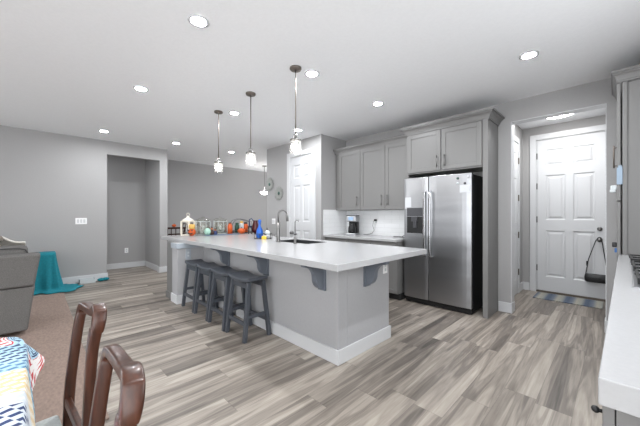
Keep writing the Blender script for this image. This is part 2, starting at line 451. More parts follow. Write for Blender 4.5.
def bb(name, segs, h=0.13):
    b = MB()
    for s in segs: b.box(s[0], s[1], s[2], s[3], 0, h)
    return struct(b.build(name, M['white'], bevel=0.004))
T = 0.016
bb('baseboard_left', [(XL, XL + T, -5.0, NY0), (XL, XL + T, NY1, 2.123), (XL - 0.14, XL + T, NY0, NY0 + T), (XL - 0.14, XL + T, NY1 - T, NY1), (XL - 0.14, XL + T, 2.123, 2.123 + T)])
bb('baseboard_hall', [(XF, XF + T, -1.0, NY1 + 0.02), (XF, XL - 0.14, NY1 + 0.02 - T, NY1 + 0.02)])
bb('baseboard_far', [(XF, XF + T, 2.123, 8.0)])
bb('baseboard_pantry', [(PX0, -4.72, YP - T, YP), (-3.87, PX1, YP - T, YP), (PX0 - T, PX0, YP - T, 8.0)])
bb('baseboard_back', [(-1.085, OX0 + T, YK - T, YK), (OX0, OX0 + T, YK, YK + 0.14), (OX1 - T, 0.0, YK - T, YK), (OX1 - T, OX1, YK, YK + 0.14)])
bb('baseboard_entry', [(EX0, EX0 + T, 5.71, EY), (EX0, EDX0 - 0.09, EY - T, EY), (EX0, EX0 + T, YK + 0.14, 4.66)])

def casing(name, x0, x1, z1, y, cw=0.085, t=0.02):
    b = MB()
    b.box(x0 - cw, x0, y - t, y, 0, z1 + cw); b.box(x1, x1 + cw, y - t, y, 0, z1 + cw); b.box(x0, x1, y - t, y, z1, z1 + cw)
    b.box(x0 - 0.0, x0 + 0.012, y, y + 0.1, 0, z1); b.box(x1 - 0.012, x1, y, y + 0.1, 0, z1); b.box(x0, x1, y, y + 0.1, z1 - 0.012, z1)
    return struct(b.build(name, M['white'], bevel=0.004))
b = MB(); b.box(OX0, OX0 + 0.008, YK - 0.002, YK + 0.142, 0.13, OZ); b.box(OX1 - 0.008, OX1, YK - 0.002, YK + 0.142, 0.13, OZ); b.box(OX0, OX1, YK - 0.002, YK + 0.142, OZ - 0.008, OZ)
struct(b.build('trim_4', M['white']))
casing('trim_1', DPX0, DPX1, DPZ, YP)
casing('trim_2', EDX0, EDX1, EDZ, EY)
b = MB()
b.box(EX0, EX0 + 0.02, LD0 - 0.085, LD0, 0, LDZ + 0.085); b.box(EX0, EX0 + 0.02, LD1, LD1 + 0.085, 0, LDZ + 0.085); b.box(EX0, EX0 + 0.02, LD0, LD1, LDZ, LDZ + 0.085)
struct(b.build('trim_3', M['white'], bevel=0.004))

def six_panel_door(name, x0, x1, z0, z1, y, side='-y'):
    """leaf in the x-z plane facing -y, panels recessed with a raised field"""
    W = x1 - x0; H = z1 - z0
    st = 0.135 * W; mid = 0.115 * W
    pw = (W - 2 * st - mid) / 2
    zs = [(0.095, 0.40), (0.47, 0.765), (0.825, 0.935)]
    b = MB()
    xs = [x0, x0 + st, x0 + st + pw, x0 + st + pw + mid, x0 + st + 2 * pw + mid, x1]
    zz = [z0]
    for a_, b_ in zs: zz += [z0 + a_ * H, z0 + b_ * H]
    zz.append(z1)
    # front skin as grid with recessed panel pieces
    yf = y
    for i in range(5):
        for j in range(7):
            panel = i in (1, 3) and j in (1, 3, 5)
            xa, xb, za, zb = xs[i], xs[i + 1], zz[j], zz[j + 1]
            if not panel: b.add([(xa, yf, za), (xb, yf, za), (xb, yf, zb), (xa, yf, zb)], [(0, 1, 2, 3)])
            else:
                rings = [(0, 0), (0.014, 0.012), (0.03, 0.012), (0.055, 0.003)]
                vs = []; fs = []
                for ins, dep in rings:
                    vs += [(xa + ins, yf + dep, za + ins), (xb - ins, yf + dep, za + ins), (xb - ins, yf + dep, zb - ins), (xa + ins, yf + dep, zb - ins)]
                for r in range(len(rings) - 1):
                    for k in range(4): fs.append((r * 4 + k, r * 4 + (k + 1) % 4, r * 4 + 4 + (k + 1) % 4, r * 4 + 4 + k))
                n = (len(rings) - 1) * 4; fs.append((n, n + 1, n + 2, n + 3))
                b.add(vs, fs)
    b.box(x0, x1, y + 0.0125, y + 0.045, z0, z1)
    for q in ((x0, x0), (x1, x1)):
        b.add([(q[0], y, z0), (q[0], y + 0.0125, z0), (q[0], y + 0.0125, z1), (q[0], y, z1)], [(0, 1, 2, 3)])
    b.add([(x0, y, z1), (x1, y, z1), (x1, y + 0.0125, z1), (x0, y + 0.0125, z1)], [(0, 1, 2, 3)])
    return b.build(name, M['white'])

d1 = struct(six_panel_door('door_1', EDX0 + 0.014, EDX1 - 0.014, 0.03, EDZ - 0.014, EY + 0.012))
kx = EDX1 - 0.075
MB().lathe([(0.03, 0), (0.03, 0.006), (0.012, 0.012), (0.012, 0.035), (0.027, 0.045), (0.03, 0.058), (0.02, 0.07), (0.0, 0.072)], n=20).build('door_knob', M['nickel'], d1)
kn = d1.children[-1] if d1.children else None
for ch in d1.children:
    ch.rotation_euler = (PI / 2, 0, 0); ch.location = (kx, EY + 0.012, 0.905)
dbm = MB().lathe([(0.03, 0), (0.03, 0.01), (0.024, 0.018), (0.0, 0.019)], n=20); dbm.box(-0.004, 0.004, -0.014, 0.014, 0.018, 0.028)
o = dbm.build('deadbolt', M['nickel'], d1); o.rotation_euler = (PI / 2, 0, 0); o.location = (kx, EY + 0.012, 1.065)
for hz in (0.4, 1.2, 1.75, 2.25):
    MB().box(EDX0 + 0.002, EDX0 + 0.018, EY - 0.004, EY + 0.012, hz - 0.05, hz + 0.05).build('hinge', M['nickel'], d1)
MB().box(EDX0, EDX1, EY - 0.01, EY + 0.1, 0.0, 0.028).build('threshold', M['bronze'], d1)
d2 = struct(six_panel_door('door_2', DPX0 + 0.014, DPX1 - 0.014, 0.012, DPZ - 0.014, YP + 0.012))
o = MB().lathe([(0.03, 0), (0.03, 0.006), (0.012, 0.012), (0.012, 0.035), (0.027, 0.045), (0.03, 0.058), (0.02, 0.07), (0.0, 0.072)], n=16).build('door_knob', M['nickel'], d2)
o.rotation_euler = (PI / 2, 0, 0); o.location = (DPX0 + 0.075, YP + 0.012, 0.92)
# side door in the entry's left wall: build facing -y then turn to face +x
d3 = struct(six_panel_door('door_3', 0.014, LD1 - LD0 - 0.014, 0.012, LDZ - 0.014, 0.0))
d3.rotation_euler = (0, 0, PI / 2); d3.location = (EX0 + 0.014, LD0, 0)
for hz in (0.35, 0.95, 1.55, 2.15):
    MB().box(LD1 - LD0 - 0.02, LD1 - LD0 - 0.004, -0.016, 0.0, hz - 0.05, hz + 0.05).build('hinge', M['bronze'], d3)
o = MB().lathe([(0.03, 0), (0.012, 0.012), (0.012, 0.035), (0.03, 0.05), (0.0, 0.07)], n=16).build('door_knob', M['bronze'], d3)
o.rotation_euler = (PI / 2, 0, 0); o.location = (0.085, 0, 0.95)

# ------------------------------------------------------------------ ceiling downlights
dl = thing('recessed_downlight', 'x', 'ceiling light', (0, 0, CEIL), 0, 'recessed ceiling lights')
MB().lathe([(0.078, -0.001), (0.078, -0.006), (0.056, -0.009), (0.052, -0.004), (0.052, -0.001)], n=28, close=False).build('trim_ring', M['white'], dl)
MB().lathe([(0.0005, -0.004), (0.052, -0.004)], n=28, close=False).build('lens', M['lens'], dl)
spots = [(-2.215, 0.885, 'bright round recessed light at the top, the large one left of the pendants'),
         (-3.865, 0.879, 'recessed light over the open floor, second along the left row'),
         (-6.262, 0.86, 'recessed light beside the left wall, left of the hall opening'),
         (-2.21, 2.055, 'recessed light just right of the nearest pendant canopy'),
         (-2.192, 3.226, 'recessed light in front of the wall cabinets'),
         (-0.555, 3.242, 'recessed light in front of the refrigerator cabinet and entry opening'),
         (-3.845, 2.049, 'recessed light between the middle and farthest pendants'),
         (-6.27, 2.049, 'recessed light near the corner where the left wall ends'),
         (-6.256, 3.258, 'farthest small recessed light, behind the farthest pendant over the dining side'),
         (-7.75, 0.35, 'added unseen recessed light brightening the hall beyond the left wall opening'),  # unseen, added to brighten the hall
         (-0.35, 4.98, 'added unseen recessed light inside the entry, between the opening and the glowing flush light'),  # unseen, added for more even light on the entry door
         (-0.555, 2.05, 'added out-of-view recessed light over the right counter, toward the cooktop'), (-0.555, 0.885, 'added out-of-view recessed light over the near end of the right counter'),  # both continue the grid out of view, added to brighten the right side
         (-3.84, 3.24, 'recessed light behind the nearest pendant rod, by the pantry wall')]
for i, (x, y, l) in enumerate(spots):
    if i == 0: dl.location = (x, y, CEIL); dl['label'] = l
    else: dup(dl, (x, y, CEIL), 0, l)

# ------------------------------------------------------------------ pendants
pd = thing('pendant_light', 'x', 'pendant light', (0, 0, CEIL), 0, 'pendants over the island')
MB().lathe([(0.0005, 0.0), (0.058, 0.0), (0.06, -0.012), (0.054, -0.022), (0.012, -0.026), (0.0005, -0.026)], n=24, close=False).build('canopy', M['bronze'], pd)
MB().cyl((0, 0, -0.02), (0, 0, -0.70), 0.006, 10).build('rod', M['bronze'], pd)
o = MB().lathe([(0.0005, -0.665), (0.022, -0.668), (0.026, -0.69), (0.026, -0.715), (0.058, -0.718), (0.058, -0.728), (0.02, -0.73), (0.018, -0.76), (0.0005, -0.76)], n=20, close=False).build('socket_cap', M['nickel'], pd)
MB().lathe([(0.054, -0.726), (0.056, -0.74), (0.056, -0.868)], n=28, close=False).build('glass_shade', M['shade'], pd)
MB().ball((0, 0, -0.802), 0.03, 14, 10, 1, 1, 1.35).build('bulb', M['bulb'], pd)
for i, (x, l) in enumerate(((-2.24, 'nearest and largest glass pendant over the right end of the island'), (-3.088, 'middle glass pendant of the row over the island'), (-3.95, 'farthest and smallest glass pendant over the island, left in the row'))):
    if i == 0: pd.location = (x, 1.86, CEIL); pd['label'] = l
    else: dup(pd, (x, 1.86, CEIL), 0, l)

# dining bowl pendant, partly behind the pantry corner
t = thing('bowl_pendant', 'white glowing bowl pendant hanging over the dining table beside the wall corner', 'pendant light', (-7.30, 4.86, CEIL))
MB().lathe([(0.0005, 0), (0.07, 0), (0.065, -0.025), (0.0005, -0.03)], n=20, close=False).build('canopy', M['nickel'], t)
MB().cyl((0, 0, -0.02), (0, 0, -0.78), 0.008).build('rod', M['nickel'], t)
MB().lathe([(0.005, -0.86), (0.06, -0.845), (0.10, -0.82), (0.13, -0.775), (0.123, -0.775), (0.095, -0.81), (0.055, -0.835), (0.005, -0.845)], n=24, close=False).build('glass_bowl', M['frost'], t)
MB().ball((0, 0, -0.80), 0.025, sz=1.2).build('bulb', M['frost'], t)

# entry flush light
t = thing('flush_ceiling_light', 'glowing flush ceiling light inside the entry beyond the opening', 'ceiling light', (-0.56, 5.36, CEIL))
MB().lathe([(0.0005, 0), (0.185, 0), (0.185, -0.02), (0.0005, -0.022)], n=24, close=False).build('base', M['white'], t)
MB().lathe([(0.18, -0.02), (0.17, -0.035), (0.1, -0.05), (0.0005, -0.055)], n=24, close=False).build('diffuser', M['mudglow'], t)

# ------------------------------------------------------------------ island
IS = thing('kitchen_island', 'long grey island base with white baseboard and slate corbels', 'kitchen island', (-3.1, 2.2, 0))
def loc_mb(b, org):
    b.v = [(x - org[0], y - org[1], z - org[2]) for x, y, z in b.v]; return b
IO = (-3.1, 2.2, 0)
ZU = 0.862
b = MB(); b.box(-4.38, -1.645, 1.83, 1.95, 0, ZU); b.box(-1.765, -1.645, 1.95, 2.62, 0, ZU)
b.box(-4.60, -4.38, 1.45, 2.62, 0, ZU)
loc_mb(b, IO).build('knee_wall', M['island'], IS, bevel=0.004)
b = MB(); b.box(-4.38, -1.645 + T, 1.83 - T, 1.83, 0, 0.125); b.box(-1.645, -1.645 + T, 1.83, 2.62, 0, 0.125); b.box(-1.765, -1.645 + T, 2.62, 2.62 + T, 0, 0.125)
b.box(-4.60 - T, -4.38 + T, 1.45 - T, 1.45, 0, 0.125); b.box(-4.38, -4.38 + T, 1.45, 1.83 - T, 0, 0.125)
loc_mb(b, IO).build('baseboard', M['white'], IS, bevel=0.004)
b = MB(); b.box(-4.60, -4.38 + 0.02, 1.43, 1.45, 0.79, ZU); b.box(-4.38, -4.36, 1.45, 1.83, 0.79, ZU)
lab(loc_mb(b, IO).build('post_trim', M['trimblue'], IS, bevel=0.003), 'pale trim band under the countertop')
b = MB(); b.box(-4.905, -4.60, 1.47, 2.6, 0.1, ZU); b.box(-4.92, -4.60 - T, 1.455, 2.6, 0, 0.10)
loc_mb(b, IO).build('end_panel', M['cab'], IS, bevel=0.003)
b = MB(); b.box(-4.6, -1.90, 1.96, 2.84, 0.1, ZU); b.box(-4.6, -1.90, 1.96, 2.78, 0, 0.1)
loc_mb(b, IO).build('cabinet_box', M['cab'], IS)
def corbel_poly():
    pts = [(0, 0), (0.235, 0), (0.235, -0.02)]
    for i in range(9):     # concave sweep
        a = i / 8 * PI / 2
        pts.append((0.225 - 0.115 * math.sin(a), -0.135 + 0.105 * math.cos(a)))
    for i in range(1, 8):  # lower bulge
        a = i / 7 * PI / 2
        pts.append((0.11 - 0.09 * (1 - math.cos(a)) - 0.0, -0.135 - 0.105 * math.sin(a)))
    pts += [(0, -0.245)]
    return pts
def corbel(x, y, face):
    poly = corbel_poly()
    if face == 'front':
        b = MB().prism([(y - p, ZU - 0.003 + q) for p, q in poly], 'x', x - 0.07, x - 0.01)
        b.box(x - 0.085, x + 0.005, y - 0.02, y, ZU - 0.26, ZU)
    else:
        b = MB().prism([(x + p, ZU - 0.003 + q) for p, q in poly], 'y', y + 0.01, y + 0.07)
        b.box(x, x + 0.02, y - 0.005, y + 0.085, ZU - 0.26, ZU)
    o = loc_mb(b, IO).build('corbel', M['corbel'], IS, bevel=0.003)
    return lab(o, 'slate blue scrolled corbel')
for x in (-3.55, -2.66, -1.787): corbel(x, 1.83, 'front')
corbel(-1.645, 2.187, 'right')
def outlet(name, parent, loc, rz, w_=0.075, h_=0.118, kind='outlet', m='plate'):
    """plate facing local -y"""
    b = MB().box(-w_ / 2, w_ / 2, -0.006, 0, -h_ / 2, h_ / 2)
    o = b.build(name, M[m], parent, bevel=0.002); o.location = loc; o.rotation_euler = (0, 0, rz)
    return o
def rockers(o, n, gang=0.046, kind='switch'):
    for k in range(n):
        x = (k - (n - 1) / 2) * gang
        if kind == 'switch': MB().box(x - 0.016, x + 0.016, -0.0095, -0.006, -0.033, 0.033).build('rocker', M['white'], o, bevel=0.0015)
        else:
            for z in (-0.022, 0.022): MB().box(x - 0.014, x + 0.014, -0.008, -0.006, z - 0.014, z + 0.014).build('socket', M['palegrey'], o, bevel=0.002)
o = outlet('outlet', IS, (-1.645 - IO[0], 2.545 - IO[1], 0.735), PI / 2); rockers(o, 1, kind='outlet')
o = outlet('outlet', IS, (-4.36 - 0.02 - IO[0], 1.60 - IO[1], 0.70), PI / 2, 0.075, 0.16, m='trimblue'); rockers(o, 1, kind='outlet')

CT = thing('island_countertop', 'long white quartz countertop on the grey island', 'countertop', (-3.29, 2.24, ZU))
CX0, CX1, CY0, CY1 = -5.45, -1.385, 1.535, 2.935
SX0, SX1, SY0, SY1 = -3.33, -2.66, 2.37, 2.77       # sink cut-out
b = MB()
for (x0, x1, y0, y1) in ((CX0, SX0, CY0, CY1), (SX1, CX1, CY0, CY1), (SX0, SX1, CY0, SY0), (SX0, SX1, SY1, CY1)):
    pass
xs = [CX0, SX0, SX1, CX1]; ys = [CY0, SY0, SY1, CY1]
vs = [(x, y, z) for z in (ZU, 0.914) for y in ys for x in xs]; fs = []
for k in (0, 1):
    for j in range(3):
        for i in range(3):
            if i == 1 and j == 1: continue
            q = [k * 16 + j * 4 + i, k * 16 + j * 4 + i + 1, k * 16 + (j + 1) * 4 + i + 1, k * 16 + (j + 1) * 4 + i]
            fs.append(tuple(q))
for j in range(3):
    for i in (0, 3): fs.append((j * 4 + i, (j + 1) * 4 + i, 16 + (j + 1) * 4 + i, 16 + j * 4 + i))
for i in range(3):
    for j in (0, 3): fs.append((j * 4 + i, j * 4 + i + 1, 16 + j * 4 + i + 1, 16 + j * 4 + i))
fs += [(5, 6, 22, 21), (9, 10, 26, 25), (5, 9, 25, 21), (6, 10, 26, 22)]
b.add(vs, fs)
loc_mb(b, (-3.29, 2.24, ZU)).build('slab', M['counter'], CT, bevel=0.004)
# sink basin, with a dark lining added so its opening reads dark
b = MB(); z0, z1 = ZU + 0.001, 0.9125
b.box(SX0 + 0.001, SX0 + 0.009, SY0 + 0.001, SY1 - 0.001, z0, z1); b.box(SX1 - 0.009, SX1 - 0.001, SY0 + 0.001, SY1 - 0.001, z0, z1)
b.box(SX0 + 0.009, SX1 - 0.009, SY0 + 0.001, SY0 + 0.009, z0, z1); b.box(SX0 + 0.009, SX1 - 0.009, SY1 - 0.009, SY1 - 0.001, z0, z1)
lab(loc_mb(b, (-3.29, 2.24, ZU)).build('sink_dark_lining', M['sinkin'], CT), 'added dark lining on the edges of the sink cut-out')
SK = thing('undermount_sink', 'dark stainless sink set into the white island countertop', 'sink', (-2.995, 2.57, 0.66))
o_ = (-2.995, 2.57, 0.66)
b = MB(); z0, z1 = 0.68, 0.861; th = 0.006
b.box(SX0 - 0.01, SX1 + 0.01, SY0 - 0.01, SY1 + 0.01, z0 - th, z0)
b.box(SX0 - 0.012, SX0, SY0 - 0.01, SY1 + 0.01, z0, z1); b.box(SX1, SX1 + 0.012, SY0 - 0.01, SY1 + 0.01, z0, z1)
b.box(SX0, SX1, SY0 - 0.012, SY0, z0, z1); b.box(SX0, SX1, SY1, SY1 + 0.012, z0, z1)
loc_mb(b, o_).build('basin', M['sinkin'], SK)
loc_mb(MB().lathe([(0.0005, z0 + 0.004), (0.035, z0 + 0.004), (0.04, z0 + 0.001)], -2.995, 2.57, 18, close=False), o_).build('drain', M['chrome'], SK)

def arc(c, r, a0, a1, n, plane_dir):
    return [(c[0] + plane_dir[0] * r * math.cos(a), c[1] + plane_dir[1] * r * math.cos(a), c[2] + r * math.sin(a)) for a in [a0 + (a1 - a0) * i / n for i in range(n + 1)]]
# main faucet
FA = thing('kitchen_faucet', 'tall brushed pull-down gooseneck faucet at the island sink', 'faucet', (-3.13, 2.30, 0.914))
MB().lathe([(0.0005, 0), (0.03, 0), (0.03, 0.01), (0.024, 0.02), (0.021, 0.14), (0.017, 0.26), (0.0005, 0.262)], n=18, close=False).build('body', M['nickel'], FA)
dr = (0.35, 0.94)
pts = [(0, 0, 0.25), (0, 0, 0.365)] + [(dr[0] * (0.058 - 0.058 * math.cos(a)), dr[1] * (0.058 - 0.058 * math.cos(a)), 0.365 + 0.058 * math.sin(a)) for a in [PI * i / 10 * 0.92 for i in range(1, 11)]]
MB().tube(pts, 0.0125, 12).build('spout', M['nickel'], FA)
e = Vector(pts[-1])
MB().cyl(e + Vector((0, 0, 0.01)), e + Vector((dr[0] * 0.012, dr[1] * 0.012, -0.105)), 0.016, 14, 0.019).build('spray_head', M['nickel'], FA)
MB().tube([(0.0, 0, 0.06), (-0.035, -0.01, 0.07), (-0.075, -0.02, 0.1)], 0.007, 8).build('lever', M['nickel'], FA)
FB = thing('filter_faucet', 'slim small filtered water tap right of the tall faucet', 'faucet', (-2.80, 2.315, 0.914))
MB().lathe([(0.0005, 0), (0.022, 0), (0.022, 0.008), (0.017, 0.015), (0.017, 0.075), (0.012, 0.09), (0.0005, 0.092)], n=16, close=False).build('body', M['nickel'], FB)
pts = [(0, 0, 0.085), (0, 0, 0.265)] + [(dr[0] * (0.026 - 0.026 * math.cos(a)), dr[1] * (0.026 - 0.026 * math.cos(a)), 0.265 + 0.026 * math.sin(a)) for a in [PI * i / 8 * 0.85 for i in range(1, 9)]]
MB().tube(pts, 0.0065, 10).build('spout', M['nickel'], FB)
MB().cyl((-0.016, 0, 0.115), (0.03, 0.0, 0.12), 0.009, 10).build('handle', M['darkgrey'], FB)

# ------------------------------------------------------------------ stools
def make_stool():
    t = thing('saddle_stool', 'x', 'stool', (0, 0, 0), 0, 'saddle stools at the island')
    # saddle seat
    nx, ny = 12, 5; vs = []; fs = []
    for k in (0, 1):
        for j in range(ny + 1):
            for i in range(nx + 1):
                u = i / nx * 2 - 1; v = j / ny * 2 - 1
                z = 0.575 + 0.025 * u * u + (0.034 if k else 0.0)
                vs.append((u * 0.207, v * 0.118, z))
    s = (nx + 1) * (ny + 1)
    for j in range(ny):
        for i in range(nx):
            a = j * (nx + 1) + i
            fs.append((a, a + nx + 1, a + nx + 2, a + 1)); fs.append((s + a, s + a + 1, s + a + nx + 2, s + a + nx + 1))
    for i in range(nx):
        for a in (i, ny * (nx + 1) + i): fs.append((a, a + 1, s + a + 1, s + a))
    for j in range(ny):
        for a in (j * (nx + 1), j * (nx + 1) + nx): fs.append((a, a + nx + 1, s + a + nx + 1, s + a))
    MB().add(vs, fs).build('seat', M['slate'], t, bevel=0.008, seg=3)
    TX, TY, BX, BY, ZT = 0.160, 0.085, 0.187, 0.145, 0.585
    def P(sx, sy, z):
        f = 1 - z / ZT
        return Vector((sx * (TX + (BX - TX) * f), sy * (TY + (BY - TY) * f), z))
    for sx in (-1, 1):
        for sy in (-1, 1):
            MB().rsweep([P(sx, sy, 0.0), P(sx, sy, ZT)], 0.038, 0.038).build('leg', M['slate'], t, bevel=0.003)
    for sy in (-1, 1): MB().rsweep([P(-1, sy, 0.17), P(1, sy, 0.17)], 0.022, 0.034, (0, 1, 0)).build('stretcher', M['slate'], t)
    for sx in (-1, 1): MB().rsweep([P(sx, -1, 0.24), P(sx, 1, 0.24)], 0.022, 0.034, (1, 0, 0)).build('stretcher', M['slate'], t)
    b = MB()
    for sy in (-1, 1): b.rsweep([P(-1, sy, 0.545), P(1, sy, 0.545)], 0.02, 0.05, (0, 1, 0))
    b.build('apron', M['slate'], t)
    return t
st = make_stool()
for i, (x, y, r, l) in enumerate(((-2.765, 1.63, 0.0, 'dark slate saddle stool nearest the camera, at the right end of the row'), (-3.19, 1.62, 0.0, 'slate saddle stool tucked second from the right of the row'),
                         (-3.615, 1.62, 0.0, 'slate saddle stool third from the right, half behind its neighbour'), (-4.04, 1.62, 0.0, 'slate saddle stool at the far left end, beside the island post'))):
    if i == 0: st.location = (x, y, 0); st['label'] = l
    else: dup(st, (x, y, 0), r, l)

# ------------------------------------------------------------------ cabinets along the back wall
def shaker(parent, x0, x1, z0, z1, y, m='cab', frame=0.057, name='door'):
    """door front in x-z plane, front face at y (facing -y)"""
    b = MB(); t_ = 0.02
    b.box(x0, x0 + frame, y, y + t_, z0, z1); b.box(x1 - frame, x1, y, y + t_, z0, z1)
    b.box(x0 + frame, x1 - frame, y, y + t_, z0, z0 + frame); b.box(x0 + frame, x1 - frame, y, y + t_, z1 - frame, z1)
    b.box(x0 + frame, x1 - frame, y + 0.009, y + t_, z0 + frame, z1 - frame)
    return b.build(name, M[m], parent, bevel=0.0015, seg=1)
def bar_handle(parent, x, z0, z1, y, m='nickel'):
    b = MB(); b.cyl((x, y - 0.03, z0), (x, y - 0.03, z1), 0.006, 8)
    for z in (z0 + 0.02, z1 - 0.02): b.cyl((x, y - 0.03, z), (x, y, z), 0.005, 8)
    return b.build('handle', M[m], parent)
def crown(parent, path, z0, z1, proj, m='cab'):
    """moulding: path = list of (x,y,nx,ny) corners with outward offset direction"""
    prof = [(0.0, 0.0), (0.16, 0.0), (0.16, 0.16), (0.24, 0.18), (0.30, 0.34), (0.50, 0.56), (0.78, 0.68), (0.78, 0.78), (1.0, 0.80), (1.0, 1.0), (0.0, 1.0)]
    vs = []; n = len(prof)
    for (x, y, nx, ny) in path:
        for p, q in prof: vs.append((x + nx * p * proj, y + ny * p * proj, z0 + (z1 - z0) * q))
    fs = []
    for i in range(len(path) - 1):
        for k in range(n):
            k2 = (k + 1) % n
            fs.append((i * n + k, i * n + k2, (i + 1) * n + k2, (i + 1) * n + k))
    fs.append(tuple(range(n))); fs.append(tuple((len(path) - 1) * n + k for k in range(n)))
    return MB().add(vs, fs).build('crown_moulding', M[m], parent)

# wall (upper) cabinets
UY, UZ0, UZ1 = 4.06, 1.362, 2.43
def upper(label, x0, x1, doors, crown_path):
    t = thing('wall_cabinet', label, 'cabinet', (0, 0, 0), 0, 'wall cabinets over the coffee counter')
    MB().box(x0, x1, UY + 0.021, YK - 0.002, UZ0, UZ1).build('box', M['cab'], t)
    for (a, c, hx) in doors:
        d = shaker(t, a, c, UZ0 + 0.004, UZ1 - 0.02, UY)
        bar_handle(d, hx, UZ0 + 0.07, UZ0 + 0.24, UY)
    crown(t, crown_path, UZ1 - 0.02, UZ1 + 0.075, 0.06)
    return t
upper('grey wall cabinet with one door beside the pantry wall', -3.72, -3.131, [(-3.625, -3.136, -3.19)], [(-3.73, UY + 0.01, 0, -1), (-3.131, UY + 0.01, 0, -1)])
upper('grey double-door wall cabinet between the single-door cabinet and the refrigerator', -3.129, -2.20, [(-3.126, -2.628, -2.68), (-2.621, -2.205, -2.57)], [(-3.130, UY + 0.01, 0, -1), (-2.20, UY + 0.01, 0, -1)])
# base cabinets
BY = 3.79
for i, (x0, x1, l) in enumerate(((-3.725, -3.19, 'grey base cabinet below the coffee maker'), (-3.188, -2.70, 'grey base cabinet, middle one under the back counter'), (-2.698, -2.245, 'grey base cabinet beside the refrigerator'))):
    t = thing('base_cabinet', l, 'cabinet', (0, 0, 0), 0, 'base cabinets under the back counter')
    MB().box(x0, x1, BY + 0.021, YK - 0.002, 0.10, 0.873).build('box', M['cab'], t)
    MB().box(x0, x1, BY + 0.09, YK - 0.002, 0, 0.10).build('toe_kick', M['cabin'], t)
    d = MB().box(x0 + 0.003, x1 - 0.003, BY, BY + 0.02, 0.715, 0.865).build('drawer', M['cab'], t, bevel=0.002)
    shaker(t, x0 + 0.003, x1 - 0.003, 0.11, 0.705, BY)
t = thing('back_countertop', 'white quartz counter holding the coffee maker against the back wall', 'countertop', (-2.98, 4.08, 0.874))
loc_mb(MB().box(-3.732, -2.238, 3.755, YK - 0.012, 0.874, 0.914), (-2.98, 4.08, 0.874)).build('slab', M['counter'], t, bevel=0.003)
struct(MB().box(-3.722, -2.238, YK - 0.01, YK, 0.914, UZ0).build('trim_backsplash', M['tileX']))
struct(MB().box(PX1, PX1 + 0.01, 3.755, YK - 0.01, 0.914, UZ0 + 0.01).build('trim_backsplash_return', M['tileY']))

# refrigerator surround
RX0, RX1, RY, RZ0, RZ1 = -2.185, -1.09, 3.95, 1.87, 2.45
t = thing('refrigerator_cabinet', 'deep grey two-door cabinet with crown and tall side panel around the refrigerator', 'cabinet', (0, 0, 0))
MB().box(RX0, RX1 - 0.062, RY + 0.021, YK - 0.002, RZ0, RZ1 + 0.02).build('box', M['cab'], t)
xm = -1.666
d = shaker(t, RX0 + 0.02, xm - 0.006, RZ0 + 0.02, RZ1 - 0.01, RY); bar_handle(d, xm - 0.05, RZ0 + 0.06, RZ0 + 0.22, RY)
d = shaker(t, xm + 0.006, RX1 - 0.07, RZ0 + 0.02, RZ1 - 0.01, RY); bar_handle(d, xm + 0.055, RZ0 + 0.06, RZ0 + 0.22, RY)
crown(t, [(RX0, 3.985, -1, 0), (RX0, RY + 0.015, -1, -1), (RX1, RY + 0.015, 1, -1), (RX1, YK - 0.004, 1, 0)], RZ1, RZ1 + 0.108, 0.075)
MB().box(-1.148, RX1, RY, YK - 0.002, 0, RZ1).build('side_panel', M['cab'], t, bevel=0.002)

# ------------------------------------------------------------------ refrigerator
FX0, FX1, FY, FZ = -2.192, -1.262, 3.895, 1.805
FR = thing('refrigerator', 'stainless side-by-side refrigerator with black sides and water dispenser', 'refrigerator', (-1.727, 4.15, 0))
fo = (-1.727, 4.15, 0)
loc_mb(MB().box(FX0 + 0.004, FX1 - 0.004, FY + 0.075, YK - 0.02, 0.03, FZ - 0.012), fo).build('body', M['matteblack'], FR, bevel=0.004)
xs_ = -1.822
def fridge_door(name, x0, x1, z0, z1):
    # gently bowed front
    n = 10; poly = [(x1, FY + 0.07), (x0, FY + 0.07)]
    for i in range(n + 1):
        u = i / n; poly.append((x0 + (x1 - x0) * u, FY + 0.012 * (2 * u - 1) ** 4))
    b = MB().prism(poly, 'z', z0, z1)
    return loc_mb(b, fo).build(name, M['steel'], FR, bevel=0.004)
fd = fridge_door('freezer_door', FX0, xs_ - 0.004, 0.085, FZ)
rd = fridge_door('fridge_door', xs_ + 0.004, FX1, 0.085, FZ)
loc_mb(MB().box(FX0 + 0.01, FX1 - 0.01, FY + 0.04, FY + 0.1, 0.012, 0.078), fo).build('toe_grille', M['matteblack'], FR)
for x in (FX0 + 0.06, FX1 - 0.06): loc_mb(MB().cyl((x, FY + 0.08, 0), (x, FY + 0.08, 0.03), 0.02), fo).build('foot', M['black'], FR)
for (x, par) in ((xs_ - 0.035, fd), (xs_ + 0.04, rd)):
    pts = [(x, FY + 0.0, 1.60), (x, FY - 0.04, 1.58), (x, FY - 0.05, 1.5), (x, FY - 0.055, 1.2), (x, FY - 0.05, 0.78), (x, FY - 0.04, 0.71), (x, FY, 0.69)]
    loc_mb(MB().rsweep(pts, 0.026, 0.02), fo).build('handle', M['chrome'], par, bevel=0.004)
